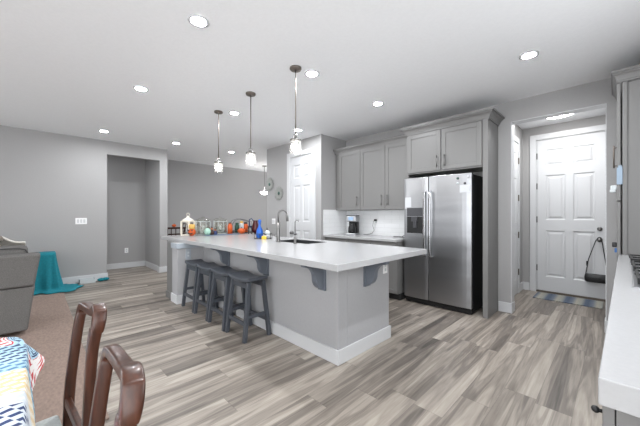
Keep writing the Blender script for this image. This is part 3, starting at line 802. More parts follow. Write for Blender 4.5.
# dispenser in freezer door
DX0, DX1 = FX0 + 0.055, xs_ - 0.075
b = MB(); b.box(DX0 - 0.012, DX1 + 0.012, FY - 0.006, FY + 0.006, 0.985, 1.385)
dsp = loc_mb(b, fo).build('dispenser', M['steel'], fd, bevel=0.003)
loc_mb(MB().box(DX0, DX1, FY - 0.009, FY - 0.005, 1.255, 1.375), fo).build('control_panel', M['darkgrey'], dsp)
b = MB(); b.box(DX0, DX1, FY - 0.0085, FY - 0.0055, 1.0, 1.25)
loc_mb(b, fo).build('niche', M['matteblack'], dsp)
b = MB(); xm_ = (DX0 + DX1) / 2
b.box(xm_ - 0.045, xm_ + 0.045, FY - 0.03, FY - 0.008, 1.18, 1.25); b.box(xm_ - 0.02, xm_ + 0.03, FY - 0.022, FY - 0.008, 1.09, 1.18)
loc_mb(b, fo).build('paddle', M['darkgrey'], dsp, bevel=0.003)
loc_mb(MB().box(DX0 + 0.01, DX1 - 0.01, FY - 0.03, FY - 0.008, 0.998, 1.012), fo).build('drip_tray', M['steel'], dsp)
def on_fridge(name, label, cat, m, x0, x1, z0, z1, d=0.0):
    b = MB().box(-(x1 - x0) / 2, (x1 - x0) / 2, -0.0015, 0.0, 0, z1 - z0)
    o = b.build(name, M[m]); o.location = ((x0 + x1) / 2, FY - 0.0005 - d, z0); return tag(o, label, cat)
on_fridge('paper_note', 'white paper note on the freezer door above the dispenser', 'note', 'paper', -2.17, -2.075, 1.365, 1.53)
on_fridge('paper_note', 'white paper note near the top right of the refrigerator door', 'note', 'paper', -1.40, -1.28, 1.56, 1.655)
for (x, z, m, l) in ((-1.425, 1.745, 'verdigris', 'dark green round magnet at the top of the refrigerator door'), (-1.30, 1.755, 'paper', 'small white round magnet at the top right corner of the refrigerator'),
                     (-1.425, 1.68, 'palegrey', 'pale grey magnet left of the upper paper note'), (-1.335, 1.675, 'darkgrey', 'dark round magnet above the white note at right')):
    o = MB().lathe([(0.0005, 0.0), (0.016, 0.0), (0.016, 0.006), (0.0005, 0.009)], n=16, close=False).build('fridge_magnet', M[m])
    o.rotation_euler = (PI / 2, 0, 0); o.location = (x, FY - (0.001 if m != 'darkgrey' else 0.002), z); tag(o, l, 'magnet', 'round magnets on the refrigerator')

# ------------------------------------------------------------------ coffee maker and outlets on the backsplash
CM = thing('coffee_maker', 'black and steel drip coffee maker on the back counter', 'coffee maker', (-3.36, 4.14, 0.914), 0.35)
MB().box(-0.09, 0.09, -0.11, 0.12, 0, 0.03).build('base', M['steel'], CM, bevel=0.008)
MB().box(-0.085, 0.085, 0.03, 0.12, 0.03, 0.24).build('column', M['black'], CM, bevel=0.006)
MB().box(-0.092, 0.092, -0.105, 0.12, 0.24, 0.34).build('brew_head', M['steel'], CM, bevel=0.012)
MB().box(-0.09, 0.09, -0.1, 0.118, 0.338, 0.358).build('lid', M['darkgrey'], CM, bevel=0.006)
MB().box(-0.045, 0.045, -0.11, -0.104, 0.265, 0.325).build('display', M['display'], CM, bevel=0.002)
cf = MB().lathe([(0.0005, 0.033), (0.06, 0.033), (0.072, 0.06), (0.07, 0.13), (0.05, 0.19), (0.052, 0.21), (0.0005, 0.212)], 0, -0.035, 20, close=False).build('carafe', M['black'], CM)
MB().tube([(0.02, -0.10, 0.19), (0.04, -0.135, 0.18), (0.04, -0.135, 0.09), (0.025, -0.10, 0.07)], 0.008, 8).build('carafe_handle', M['black'], cf)
def wall_thing_outlet(name, label, cat, loc, rz, n, kind, gang=0.046, h=0.118):
    t = thing(name, label, cat, loc, rz)
    o = outlet('cover_plate', t, (0, 0, 0), 0, 0.03 + gang * n, h); rockers(o, n, gang, kind)
    return t
wall_thing_outlet('wall_outlet', 'white outlet on the tile right of the coffee maker', 'outlet', (-3.02, YK - 0.01, 1.165), 0, 1, 'outlet')
wall_thing_outlet('wall_outlet', 'white outlet on the tile beside the refrigerator', 'outlet', (-2.32, YK - 0.01, 1.165), 0, 1, 'outlet')
b = MB(); b.box(-3.04, -3.00, YK - 0.052, YK - 0.018, 1.165, 1.20)
b.tube([(-3.02, YK - 0.05, 1.18), (-3.04, YK - 0.07, 1.16), (-3.06, YK - 0.06, 1.08), (-3.03, YK - 0.06, 1.0), (-3.06, YK - 0.08, 0.945), (-3.15, YK - 0.1, 0.923), (-3.22, YK - 0.12, 0.921)], 0.004, 8)
tag(b.build('power_cord', M['black']), 'black cord running from the tile outlet to the coffee maker', 'cord')
b = MB(); b.box(-2.34, -2.30, YK - 0.052, YK - 0.018, 1.125, 1.16)
b.tube([(-2.32, YK - 0.05, 1.14), (-2.35, YK - 0.08, 1.12), (-2.37, YK - 0.09, 1.03), (-2.39, YK - 0.12, 0.95), (-2.42, YK - 0.16, 0.92), (-2.55, YK - 0.2, 0.919), (-2.5, YK - 0.14, 0.919), (-2.36, YK - 0.15, 0.919)], 0.005, 8)
tag(b.build('power_cord', M['darkgrey']), 'dark cord trailing onto the counter beside the refrigerator', 'cord')
wall_thing_outlet('light_switch', 'wide white triple switch plate on the left wall', 'switch', (XL, 0.62, 1.16), PI / 2, 3, 'switch')
wall_thing_outlet('wall_outlet', 'white outlet low on the wall inside the hall opening', 'outlet', (XF, 1.58, 0.42), PI / 2, 1, 'outlet')
wall_thing_outlet('light_switch', 'white switch plate on the wall left of the pantry door', 'switch', (-5.20, YP, 1.14), 0, 2, 'switch')
# starburst wall decor
for (x, z, l) in ((-5.33, 1.95, 'dark green starburst wall ornament, the higher of the pair'), (-4.99, 1.735, 'dark green starburst wall ornament, the lower, nearer the pantry door')):
    t = thing('starburst_ornament', l, 'wall decor', (x, YP, z), 0, 'starburst wall ornaments')
    b = MB()
    for k in range(24):
        a = 2 * PI * k / 24; r = 0.15 if k % 2 == 0 else 0.12
        b.rsweep([(0.02 * math.cos(a), -0.015, 0.02 * math.sin(a)), (r * math.cos(a), -0.022, r * math.sin(a))], [0.010, 0.010], [0.012, 0.026], (0, 1, 0))
    b.build('rays', M['raypaint'], t)
    b = MB().ball((0, -0.02, 0), 0.036, sy=0.4); b.build('centre', M['verdigris'], t)

# ------------------------------------------------------------------ right-hand run
t = thing('side_countertop', 'white quartz counter along the right edge with the cooktop', 'countertop', (0.3, 2.3, 0.854))
so = (0.3, 2.3, 0.854)
b = MB().hexa([(-0.026, 0.873, 0.854), (0.62, 0.873, 0.854), (0.62, 3.748, 0.854), (0.022, 3.748, 0.854)], [(-0.026, 0.873, 0.914), (0.62, 0.873, 0.914), (0.62, 3.748, 0.914), (0.022, 3.748, 0.914)])
loc_mb(b, so).build('slab', M['counter'], t, bevel=0.003)
for i, (y0, y1, l) in enumerate(((0.90, 1.75, 'grey base cabinet under the near end of the right counter'), (1.752, 2.75, 'grey base cabinet under the cooktop counter, middle of the run'), (2.752, 3.745, 'grey base cabinet under the right counter beside the tall cabinet'))):
    t = thing('base_cabinet', l, 'cabinet', (0, 0, 0), 0, 'base cabinets along the right counter')
    xo = -0.02 + 0.0167 * (y0 - 0.9)
    MB().box(xo + 0.022, 0.62, y0, y1, 0.10, 0.853).build('box', M['cab'], t)
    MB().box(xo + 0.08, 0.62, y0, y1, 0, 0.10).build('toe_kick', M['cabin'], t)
    ym = (y0 + y1) / 2
    for (a, c) in ((y0, ym), (ym, y1)):
        for (za, zb, nm) in ((0.70, 0.845, 'drawer'), (0.11, 0.69, 'door')):
            d = MB().box(xo, xo + 0.02, a + 0.003, c - 0.003, za, zb).build(nm, M['cab'], t, bevel=0.002)
            if i == 0 and a == y0:
                hz = zb - 0.03; h = MB()
                h.cyl((xo - 0.01, a + 0.03, hz), (xo, a + 0.03, hz), 0.004, 10); h.ball((xo - 0.012, a + 0.03, hz), 0.008)
                h.build('knob', M['black'], d)
# cooktop
t = thing('gas_cooktop', 'stainless gas cooktop with black grates set in the right counter', 'cooktop', (0.33, 2.8, 0.914))
co = (0.33, 2.8, 0.914)
b = MB().hexa([(0.06, 2.06, 0.9145), (0.58, 2.06, 0.9145), (0.58, 3.52, 0.9145), (0.085, 3.52, 0.9145)], [(0.062, 2.064, 0.922), (0.58, 2.064, 0.922), (0.58, 3.516, 0.922), (0.087, 3.516, 0.922)])
loc_mb(b, co).build('tray', M['steel'], t, bevel=0.002)
for (x, y) in ((0.185, 2.32), (0.185, 2.80), (0.185, 3.26), (0.45, 2.32), (0.45, 2.80), (0.45, 3.26)):
    g = MB()
    for s in (-1, 1):
        g.box(x + s * 0.10 - 0.006, x + s * 0.10 + 0.006, y - 0.17, y + 0.17, 0.94, 0.952); g.box(x - 0.106, x + 0.106, y + s * 0.17 - 0.006, y + s * 0.17 + 0.006, 0.94, 0.952)
        for u in (-1, 1): g.box(x + s * 0.10 - 0.006, x + s * 0.10 + 0.006, y + u * 0.165 - 0.006, y + u * 0.165 + 0.006, 0.922, 0.942)
    g.box(x - 0.1, x + 0.1, y - 0.006, y + 0.006, 0.94, 0.952); g.box(x - 0.006, x + 0.006, y - 0.17, y + 0.17, 0.94, 0.952)
    loc_mb(g, co).build('grate', M['matteblack'], t)
    loc_mb(MB().lathe([(0.05, 0.922), (0.05, 0.93), (0.035, 0.934), (0.035, 0.938), (0.0005, 0.939)], x, y, 16, close=False), co).build('burner', M['black'], t)
# tall cabinet
TY0 = 3.752
TC = thing('tall_cabinet', 'tall grey cabinet at the right edge with its door ajar', 'cabinet', (0.3, 4.07, 0))
to = (0.3, 4.07, 0)
b = MB().box(0.046, 0.66, TY0 + 0.012, YK - 0.022, 0.0, 2.46); b.box(0.046, 0.075, TY0, TY0 + 0.012, 0.0, 2.46)
loc_mb(b, to).build('box', M['cab'], TC, bevel=0.002)
o = loc_mb(crown(TC, [], 0, 1, 0) if False else MB(), to) if False else None
cr = crown(TC, [(0.02, YK - 0.024, -1, 0), (0.02, TY0 + 0.0, -1, -1), (0.66, TY0 + 0.0, 0, -1)], 2.46, 2.565, 0.045)
cr.location = (-to[0], -to[1], 0)
dd = loc_mb(MB().box(0.012, 0.034, TY0 + 0.004, YK - 0.03, 1.40, 2.455), to).build('door', M['cab'], TC, bevel=0.002)
d2_ = loc_mb(MB().box(0.012, 0.034, TY0 + 0.004, YK - 0.03, 0.11, 1.39), to).build('door', M['cab'], TC, bevel=0.002)
h = MB(); h.cyl((-0.008, TY0 + 0.05, 1.70), (-0.008, TY0 + 0.05, 1.905), 0.006, 8)
for z in (1.72, 1.885): h.cyl((-0.008, TY0 + 0.05, z), (0.012, TY0 + 0.05, z), 0.005, 8)
loc_mb(h, to).build('handle', M['bronze'], dd)
for z in (1.5, 1.95, 2.3): loc_mb(MB().box(0.034, 0.046, TY0 + 0.3, TY0 + 0.36, z - 0.03, z + 0.03), to).build('hinge', M['nickel'], dd)
def zat(py, d): return CAM_H + (HOR - py) / F_PX * d
b = MB().box(0.010, 0.046, TY0 - 0.006, TY0 - 0.0005, zat(185, 2.66), zat(168.5, 2.66)); b.box(0.02, 0.044, TY0 - 0.009, TY0 - 0.0005, zat(169.5, 2.66), zat(166.5, 2.66))
tag(b.build('safety_strap', M['paleblue']), 'pale blue strap taped across the tall cabinet door edge', 'strap')
b = MB().box(-0.03, 0.012, TY0 + 0.01, TY0 + 0.06, zat(190.5, 2.7), zat(186, 2.7)); b.box(-0.035, 0.004, TY0 + 0.01, TY0 + 0.06, zat(193, 2.7), zat(190, 2.7))
tag(b.build('cabinet_latch', M['palegrey'], bevel=0.008), 'pale round latch stuck on the tall cabinet door below the strap', 'latch')
b = MB().box(-0.02, 0.012, TY0 + 0.01, TY0 + 0.05, zat(247, 2.66), zat(242, 2.66))
tag(b.build('cabinet_latch', M['black'], bevel=0.008), 'black latch on the tall cabinet door just above the counter', 'latch')
b = MB().box(-0.004, 0.012, TY0 + 0.005, TY0 + 0.04, zat(252, 2.66), zat(248, 2.66))
tag(b.build('cabinet_latch', mat('blue_tape', srgb(70, 110, 165), 0.6), bevel=0.003), 'small blue clip on the tall cabinet door at counter level', 'latch')

# ------------------------------------------------------------------ entry: mat and purse
o = MB().box(-0.40, 0.37, -0.24, 0.2, 0, 0.012).build('door_mat', M['mat'], bevel=0.004)
o.location = (-0.49, 5.70, 0); tag(o, 'blue and beige striped mat in front of the entry door', 'mat')
PU = thing('crossbody_bag', 'small black crossbody bag hanging from the entry door knob', 'bag', (kx, EY - 0.03, 0.27))
b = MB(); n = 10
vs = []; fs = []
for (z, hw, hd) in ((0.0, 0.11, 0.025), (0.015, 0.13, 0.035), (0.07, 0.135, 0.035), (0.115, 0.125, 0.022), (0.125, 0.11, 0.008)):
    for k in range(16):
        a = 2 * PI * k / 16; ca, sa = math.cos(a), math.sin(a)
        vs.append((-0.035 + hw * math.copysign(abs(ca) ** 0.5, ca), -0.012 + hd * sa, z))
for i in range(4):
    for k in range(16): fs.append((i * 16 + k, i * 16 + (k + 1) % 16, (i + 1) * 16 + (k + 1) % 16, (i + 1) * 16 + k))
fs.append(tuple(range(15, -1, -1))); fs.append(tuple(64 + k for k in range(16)))
bag = b.add(vs, fs, True).build('pouch', M['leather'], PU)
MB().box(-0.14, 0.07, -0.05, -0.042, 0.055, 0.075).build('zip_pocket', M['black'], PU, bevel=0.002)
stp = [(-0.155, -0.012, 0.09), (-0.12, -0.012, 0.34), (-0.045, -0.018, 0.61), (-0.014, -0.022, 0.668), (0.0, -0.024, 0.674), (0.014, -0.022, 0.668), (0.03, -0.018, 0.58), (0.09, -0.012, 0.09)]
MB().rsweep(stp, 0.006, 0.012, (0, 1, 0)).build('strap', M['black'], PU)
MB().box(-0.147, -0.127, -0.02, -0.004, 0.24, 0.31).build('strap_buckle', M['black'], PU, bevel=0.003)

# ------------------------------------------------------------------ things on the island countertop
ZC = 0.9142
def at_counter(px, py):
    d = (CAM_H - 0.914) * F_PX / (py - HOR); s = (px - 320) / F_PX
    return (d * (-math.sin(YAW) + math.cos(YAW) * s), d * (math.cos(YAW) + math.sin(YAW) * s))
def on_left_end(px, x=-5.05):
    x -= 0.22
    s = (px - 320) / F_PX
    d = x / (-math.sin(YAW) + math.cos(YAW) * s)
    return (x, d * (math.cos(YAW) + math.sin(YAW) * s))
# lantern
p = on_left_end(188.0, -5.06)
L = thing('candle_lantern', 'cream metal candle lantern with domed top at the far left of the counter', 'lantern', (p[0], p[1], ZC), 0.6)
MB().box(-0.085, 0.085, -0.085, 0.085, 0, 0.02).build('base', M['cream'], L, bevel=0.004)
b = MB()
for sx in (-1, 1):
    for sy in (-1, 1): b.box(sx * 0.075 - 0.012, sx * 0.075 + 0.012, sy * 0.075 - 0.012, sy * 0.075 + 0.012, 0.02, 0.25)
b.box(-0.085, 0.085, -0.085, 0.085, 0.235, 0.255)
b.build('frame', M['cream'], L)
MB().lathe([(0.1, 0.255), (0.095, 0.27), (0.06, 0.295), (0.03, 0.31), (0.022, 0.335), (0.0005, 0.34)], n=20, close=False).build('dome', M['cream'], L)
MB().tube([(0.028 * math.cos(a), 0, 0.365 + 0.028 * math.sin(a)) for a in [2 * PI * k / 14 for k in range(14)]], 0.005, 6, closed=True).build('ring', M['cream'], L)
MB().lathe([(0.035, 0.02), (0.035, 0.12), (0.0005, 0.122)], n=16).build('candle', M['paper'], L)
b = MB()
for s in (-1, 1):
    b.tube([(s * 0.078, 0.05 * math.cos(a), 0.13 + 0.09 * math.sin(a)) for a in [2 * PI * k / 16 for k in range(16)]], 0.006, 6, closed=True)
    b.tube([(0.05 * math.cos(a), s * 0.078, 0.13 + 0.09 * math.sin(a)) for a in [2 * PI * k / 16 for k in range(16)]], 0.006, 6, closed=True)
b.build('oval_grille', M['bronze'], L)
# jack-o-lantern jar
p = on_left_end(191.9, -4.86)
J = thing('jack_o_lantern_jar', 'orange pumpkin-faced candy jar in front of the cream lantern', 'jar', (p[0], p[1], ZC), 0.75)
MB().ball((0, 0, 0.068), 0.062, 20, 10, 1, 1, 1.08, ribs=8, rd=0.06).build('body', M['orange'], J)
MB().lathe([(0.045, 0.125), (0.052, 0.13), (0.05, 0.19), (0.04, 0.2), (0.0005, 0.202)], n=16, close=False).build('lid', M['gold'], J)
b = MB()
for s in (-1, 1): b.prism([(s * 0.03 - 0.015, 0.09), (s * 0.03 + 0.015, 0.09), (s * 0.03, 0.115)], 'y', -0.064, -0.045)
b.prism([(-0.045, 0.06), (-0.02, 0.05), (0.02, 0.05), (0.045, 0.06), (0.03, 0.035), (0.0, 0.028), (-0.03, 0.035)], 'y', -0.065, -0.045)
b.build('face', M['brown'], J)
# two big glass jars
def canister(px, x, label, h, r):
    p = on_left_end(px, x)
    t = thing('glass_canister', label, 'jar', (p[0], p[1], ZC), 0, 'lidded glass canisters')
    k = 8
    MB().lathe([(0.0005, 0.001), (r * 0.93, 0.001), (r, 0.012), (r, h * 0.8), (r * 0.93, h * 0.86), (r * 0.97, h * 0.885), (r * 0.9, h * 0.885), (r * 0.88, h * 0.85), (r * 0.95, h * 0.79), (r * 0.95, 0.016), (0.0005, 0.012)], n=k, close=False).build('glass_body', M['jarglass'], t)
    MB().lathe([(r * 1.0, h * 0.89), (r * 0.98, h * 0.91), (r * 0.62, h * 0.985), (r * 0.2, h * 1.01), (r * 0.16, h * 1.03), (r * 0.24, h * 1.06), (r * 0.2, h * 1.09), (0.0005, h * 1.10)], n=16, close=False).build('lid', M['jarglass'], t)
    b = MB()
    for hh in (0.014, h * 0.80): b.tube([(r * 1.005 * math.cos(2 * PI * q / 8), r * 1.005 * math.sin(2 * PI * q / 8), hh) for q in range(8)], 0.004, 6, closed=True)
    for q in range(8): b.cyl((r * math.cos(2 * PI * q / 8), r * math.sin(2 * PI * q / 8), 0.012), (r * math.cos(2 * PI * q / 8), r * math.sin(2 * PI * q / 8), h * 0.8), 0.003, 6)
    b.build('rim_band', M['palegrey'], t)
    b = MB(); random.seed(int(px))
    for q in range(9):
        a = random.random() * 6.28; rr = random.random() * r * 0.55
        b.ball((rr * math.cos(a), rr * math.sin(a), 0.045 + 0.04 * (q // 4)), 0.032, 10, 6)
    b.build('filling', M['palegrey'], t)['kind'] = 'stuff'
    return t
canister(203.2, -5.0, 'left glass canister with pale filling, beside the pumpkin jar', 0.30, 0.128)
canister(220.5, -5.06, 'right glass canister with knob lid, beside the orange bottle', 0.30, 0.128)
p = on_left_end(207.5, -4.80); o = MB().ball((0, 0, 0.066), 0.055, 14, 8, 1, 1, 1.2).build('mint_ghost_figure', M['mint']); o.location = (p[0], p[1], ZC)
tag(o, 'mint green rounded figurine in front of the left canister', 'figurine')
def figurine(px, x, label, m1, m2, h):
    p = on_left_end(px, x); t = thing('figurine', label, 'figurine', (p[0], p[1], ZC))
    MB().lathe([(0.0005, 0), (0.034, 0), (0.036, h * 0.3), (0.024, h * 0.62), (0.0005, h * 0.64)], n=14, close=False).build('body', M[m1], t)
    MB().ball((0, 0, h * 0.76), h * 0.17, 12, 8).build('head', M[m2], t)
    MB().lathe([(h * 0.2, h * 0.86), (h * 0.13, h * 0.9), (0.0005, h)], n=12, close=False).build('hat', M['brown'], t)
figurine(211.9, -4.83, 'small brown figurine between the two canisters', 'brown', 'skin', 0.15)
figurine(215.2, -4.84, 'small navy figurine left of the right canister', 'navy', 'skin', 0.12)
o = MB().box(-0.09, 0.09, -0.30, 0.30, 0, 0.008).build('felt_mat', M['trayblue'], bevel=0.002); p = on_left_end(219, -4.78); o.location = (p[0] , p[1] + 0.05, ZC)
tag(o, 'slate blue cloth strip lying along the figurines', 'cloth')
p = on_left_end(230.0, -4.96)
t = thing('orange_bottle', 'orange bottle right of the second glass canister', 'bottle', (p[0], p[1], ZC))
MB().lathe([(0.0005, 0), (0.045, 0), (0.046, 0.15), (0.03, 0.18), (0.026, 0.2), (0.0005, 0.2)], n=16, close=False).build('body', M['orange'], t)
MB().lathe([(0.027, 0.195), (0.027, 0.215), (0.0005, 0.217)], n=14, close=False).build('cap', M['brown'], t)
# arched wire rack with bottles
p = on_left_end(240.5, -5.02)
R = thing('wire_rack', 'arched dark wire rack holding jars on the counter', 'rack', (p[0], p[1], ZC), -0.05)
b = MB()
for sx in (-0.06, 0.06):
    b.tube([(sx, -0.20, 0.004), (sx, -0.20, 0.18), (sx, -0.15, 0.25), (sx, -0.05, 0.285), (sx, 0.05, 0.27), (sx, 0.14, 0.24), (sx, 0.22, 0.22), (sx, 0.22, 0.004)], 0.005, 6)
    b.tube([(sx, -0.20, 0.055), (sx, 0.22, 0.055)], 0.004, 6); b.tube([(sx, -0.20, 0.012), (sx, 0.22, 0.012)], 0.004, 6)
for y in (-0.2, -0.1, 0.0, 0.1, 0.22): b.tube([(-0.06, y, 0.012), (0.06, y, 0.012)], 0.004, 6)
b.build('wire_frame', M['darkgrey'], R)
def jar(px, x, label, m1, m2, h, r, cat='jar'):
    p = on_left_end(px, x); t = thing('spice_jar', label, cat, (p[0], p[1], ZC + 0.017), 0, 'jars in the wire rack')
    MB().lathe([(0.0005, 0), (r, 0), (r, h * 0.7), (r * 0.7, h * 0.82), (0.0005, h * 0.82)], n=16, close=False).build('body', M[m1], t)
    MB().lathe([(r * 0.75, h * 0.82), (r * 0.75, h), (0.0005, h * 1.005)], n=14, close=False).build('cap', M[m2], t)
jar(237.0, -5.02, 'dark green jar in the wire rack', 'green', 'green', 0.19, 0.045)
jar(241.6, -5.02, 'white jar with gold lid in the middle of the wire rack', 'paper', 'gold', 0.22, 0.045)
jar(245.6, -5.02, 'orange jar with black cap at the right of the wire rack', 'orange', 'black', 0.2, 0.045)
def pumpkin(loc, r, label, name='pumpkin'):
    t = thing(name, label, 'pumpkin', loc)
    MB().ball((0, 0, r * 0.72), r, 24, 10, 1, 1, 0.72, ribs=8, rd=0.1).build('body', M['orange'], t)
    MB().cyl((0, 0, r * 1.36), (0.01, 0, r * 1.7), r * 0.12, 8).build('stem', M['green'], t)
p = on_left_end(241.5, -4.84); pumpkin((p[0], p[1], ZC), 0.075, 'small orange pumpkin in front of the wire rack')
# dark bottle + pitcher near the right end of the group
p = on_left_end(255.5, -4.95)
t = thing('dark_red_pitcher', 'dark red pitcher with black handle right of the wire rack', 'pitcher', (p[0], p[1], ZC))
MB().lathe([(0.0005, 0), (0.06, 0), (0.075, 0.06), (0.06, 0.16), (0.042, 0.22), (0.05, 0.25), (0.044, 0.25), (0.0005, 0.22)], n=18, close=False).build('body', M['maroon'], t)
MB().tube([(-0.03, -0.03, 0.24), (-0.06, -0.06, 0.29), (-0.095, -0.085, 0.26), (-0.09, -0.08, 0.14), (-0.05, -0.05, 0.08)], 0.011, 8).build('handle', M['navy'], t)
# soap caddy near the sink
p = at_counter(263.4, 238.8)
K = thing('wire_caddy', 'black wire caddy near the island faucet', 'caddy', (p[0], p[1], ZC), 0.8)
b = MB()
for z in (0.006, 0.075): b.tube([(-0.12, -0.068, z), (0.12, -0.068, z), (0.12, 0.068, z), (-0.12, 0.068, z)], 0.004, 6, closed=True)
for x in (-0.12, -0.04, 0.04, 0.12):
    for y in (-0.068, 0.068): b.cyl((x, y, 0.0), (x, y, 0.075), 0.003, 6)
    b.cyl((x, -0.068, 0.006), (x, 0.068, 0.006), 0.003, 6)
b.build('wire_basket', M['matteblack'], K)
q = (p[0] - 0.056 * math.cos(0.8), p[1] - 0.056 * math.sin(0.8))
t = thing('dish_soap_bottle', 'blue dish soap bottle standing in the wire caddy', 'bottle', (q[0], q[1], ZC + 0.011), 0.8)
MB().lathe([(0.0005, 0), (0.046, 0), (0.055, 0.05), (0.046, 0.12), (0.018, 0.18), (0.016, 0.21), (0.0005, 0.21)], n=16, close=False).build('body', M['blue'], t)
MB().lathe([(0.02, 0.205), (0.02, 0.235), (0.026, 0.25), (0.022, 0.275), (0.0005, 0.28)], n=14, close=False).build('cap', M['blue'], t)
q = (p[0] + 0.06 * math.cos(0.8), p[1] + 0.06 * math.sin(0.8))
t = thing('scrub_brush', 'grey scrub brush leaning in the wire caddy', 'brush', (q[0], q[1], ZC + 0.011), 0.8)
MB().ball((0, 0, 0.075), 0.042, 12, 8, 1, 0.8, 1).build('head', M['palegrey'], t)
MB().lathe([(0.0005, 0), (0.03, 0), (0.036, 0.05), (0.0005, 0.052)], n=12, close=False).build('bristles', M['paper'], t)
MB().cyl((0, 0, 0.1), (-0.01, 0.02, 0.155), 0.011, 8, 0.008).build('handle', M['darkgrey'], t)
q = (p[0] + 0.035 * math.cos(0.8) + 0.07 * math.sin(0.8), p[1] + 0.035 * math.sin(0.8) - 0.07 * math.cos(0.8))
q = (p[0] + 0.10 * math.sin(0.8) + 0.02, p[1] - 0.10 * math.cos(0.8) + 0.02)
o = MB().box(-0.035, 0.035, -0.012, 0.012, 0, 0.05).build('sponge', M['yellow'], bevel=0.006); o.location = (q[0], q[1], ZC); o.rotation_euler = (0, 0, 0.8)
tag(o, 'yellow sponge standing beside the wire caddy', 'sponge')

# ------------------------------------------------------------------ dining nook behind the island
t = thing('dining_table', 'dark wood dining table behind the island in the nook', 'table', (-7.85, 3.62, 0))
MB().box(-0.40, 0.40, -0.75, 0.75, 0.75, 0.785).build('top', M['darkwood'], t, bevel=0.005)
for sx in (-1, 1):
    for sy in (-1, 1): MB().box(sx * 0.34 - 0.035, sx * 0.34 + 0.035, sy * 0.68 - 0.035, sy * 0.68 + 0.035, 0, 0.75).build('leg', M['darkwood'], t)
def nook_chair():
    t = thing('nook_chair', 'x', 'chair', (0, 0, 0), 0, 'dark wood chairs in the dining nook')
    MB().box(-0.22, 0.22, -0.42, 0.0, 0.44, 0.47).build('seat', M['darkwood'], t, bevel=0.006)
    for sx in (-1, 1):
        MB().box(sx * 0.2 - 0.018, sx * 0.2 + 0.018, -0.41, -0.374, 0, 0.44).build('leg', M['darkwood'], t)
        MB().rsweep([(sx * 0.2, 0.02, 0), (sx * 0.2, 0.0, 0.45), (sx * 0.2, 0.05, 0.975)], 0.036, 0.036).build('leg', M['darkwood'], t)
    MB().box(-0.22, 0.22, 0.03, 0.06, 0.94, 0.985).build('top_rail', M['darkwood'], t, bevel=0.004)
    MB().box(-0.2, 0.2, 0.02, 0.042, 0.80, 0.83).build('cross_rail', M['darkwood'], t)
    for k in range(3): MB().box(-0.10 + 0.10 * k - 0.006, -0.10 + 0.10 * k + 0.006, 0.02, 0.04, 0.46, 0.94).build('slat', M['darkwood'], t)
    return t
nc = nook_chair(); nc.location = (-7.45, 2.42, 0); nc.rotation_euler = (0, 0, -PI / 2); nc['label'] = 'dark wood chair by the left wall corner with a tiny pumpkin on its rail'
# pose: facing the table (+y) means local -y -> +y
dup(nc, (-6.98, 4.12, 0), -PI / 2, 'dark wood chair with slatted back behind the soap caddy')
pumpkin((-7.405, 2.375, 0.987), 0.05, 'tiny pumpkin on the rail of the far dark chair', 'mini_pumpkin')

# ------------------------------------------------------------------ living side: rug, sofa, cloth
o = MB().box(-2.03, 2.06, -1.4, 1.4, 0, 0.014).build('area_rug', M['rug'], bevel=0.004); o.location = (-4.26, -1.07, 0)
tag(o, 'brown pile rug running from the sofa to the foreground chairs', 'rug')
SF = thing('sofa', 'grey woven sofa seen from behind at the left edge', 'sofa', (-4.75, -1.0, 0.014))
def sp(x, y, z): return (x + 4.75, y + 1.0, z - 0.014)
def trap(x0, x1, ya, yb0, yb1, z0, z1, xt=0.0):
    return MB().hexa([sp(x0, ya, z0), sp(x1, ya, z0), sp(x1, yb0, z0), sp(x0, yb0, z0)], [sp(x0, ya, z1), sp(x1 + xt, ya, z1), sp(x1 + xt, yb1, z1), sp(x0, yb1, z1)])
trap(-4.50, -4.30, -2.2, -0.005, 0.045, 0.52, 0.86, 0.03).build('backrest', M['sofa'], SF, bevel=0.025, seg=3)
trap(-5.2, -4.32, -2.2, -0.055, 0.0, 0.06, 0.515, 0.0).build('frame', M['sofa'], SF, bevel=0.02, seg=3)
for yy in (-2.05, -1.05, -0.14):
    pass
c = trap(-4.82, -4.44, -1.0, -0.045, -0.06, 0.53, 0.93, 0.02); c.build('back_cushion', M['sofa'], SF, bevel=0.05, seg=3)
c = trap(-4.82, -4.44, -2.15, -1.01, -1.01, 0.53, 0.93, 0.02); c.build('back_cushion', M['sofa'], SF, bevel=0.05, seg=3)
b = MB().tube([sp(-4.42, -1.0, 0.918), sp(-4.42, -0.12, 0.918), sp(-4.43, -0.075, 0.90), sp(-4.43, -0.055, 0.86)], 0.006, 8)
b.build('piping', M['pipe'], SF)
for yy in (-2.0, -0.3):
    for xx in (-5.1, -4.42): MB().cyl(sp(xx, yy, 0.015), sp(xx, yy, 0.07), 0.025).build('foot', M['darkwood'], SF)
trap(-5.2, -4.5, -0.25, -0.04, -0.02, 0.5, 0.62).build('armrest', M['sofa'], SF, bevel=0.03, seg=3)
o = MB().ball((0, 0, 0), 0.17, 16, 10, 0.35, 1.1, 0.45).build('throw_pillow', mat('taupe_pillow', srgb(128, 120, 112), 0.95, var=0.1, scale=60, bump=0.2)); o.location = (-4.66, -0.43, 1.012)
tag(o, 'taupe throw pillow lying on top of the sofa cushions', 'pillow')
b = MB(); vs = []; fs = []
for i in range(9):
    for j in range(9):
        u = i / 8; v = j / 8
        vs.append((-4.80 - 0.28 * v, -0.42 + 0.34 * u, 1.0 + 0.02 * math.sin(7 * u) + (0.03 if v < 0.5 else 0) - 0.16 * max(0, u - 0.45) - 0.10 * v))
for i in range(8):
    for j in range(8): fs.append((i * 9 + j, i * 9 + j + 1, (i + 1) * 9 + j + 1, (i + 1) * 9 + j))
tag(b.add(vs, fs, True).build('knit_throw', M['throw'], solid=0.02), 'cream knit throw bunched over the sofa top', 'blanket')

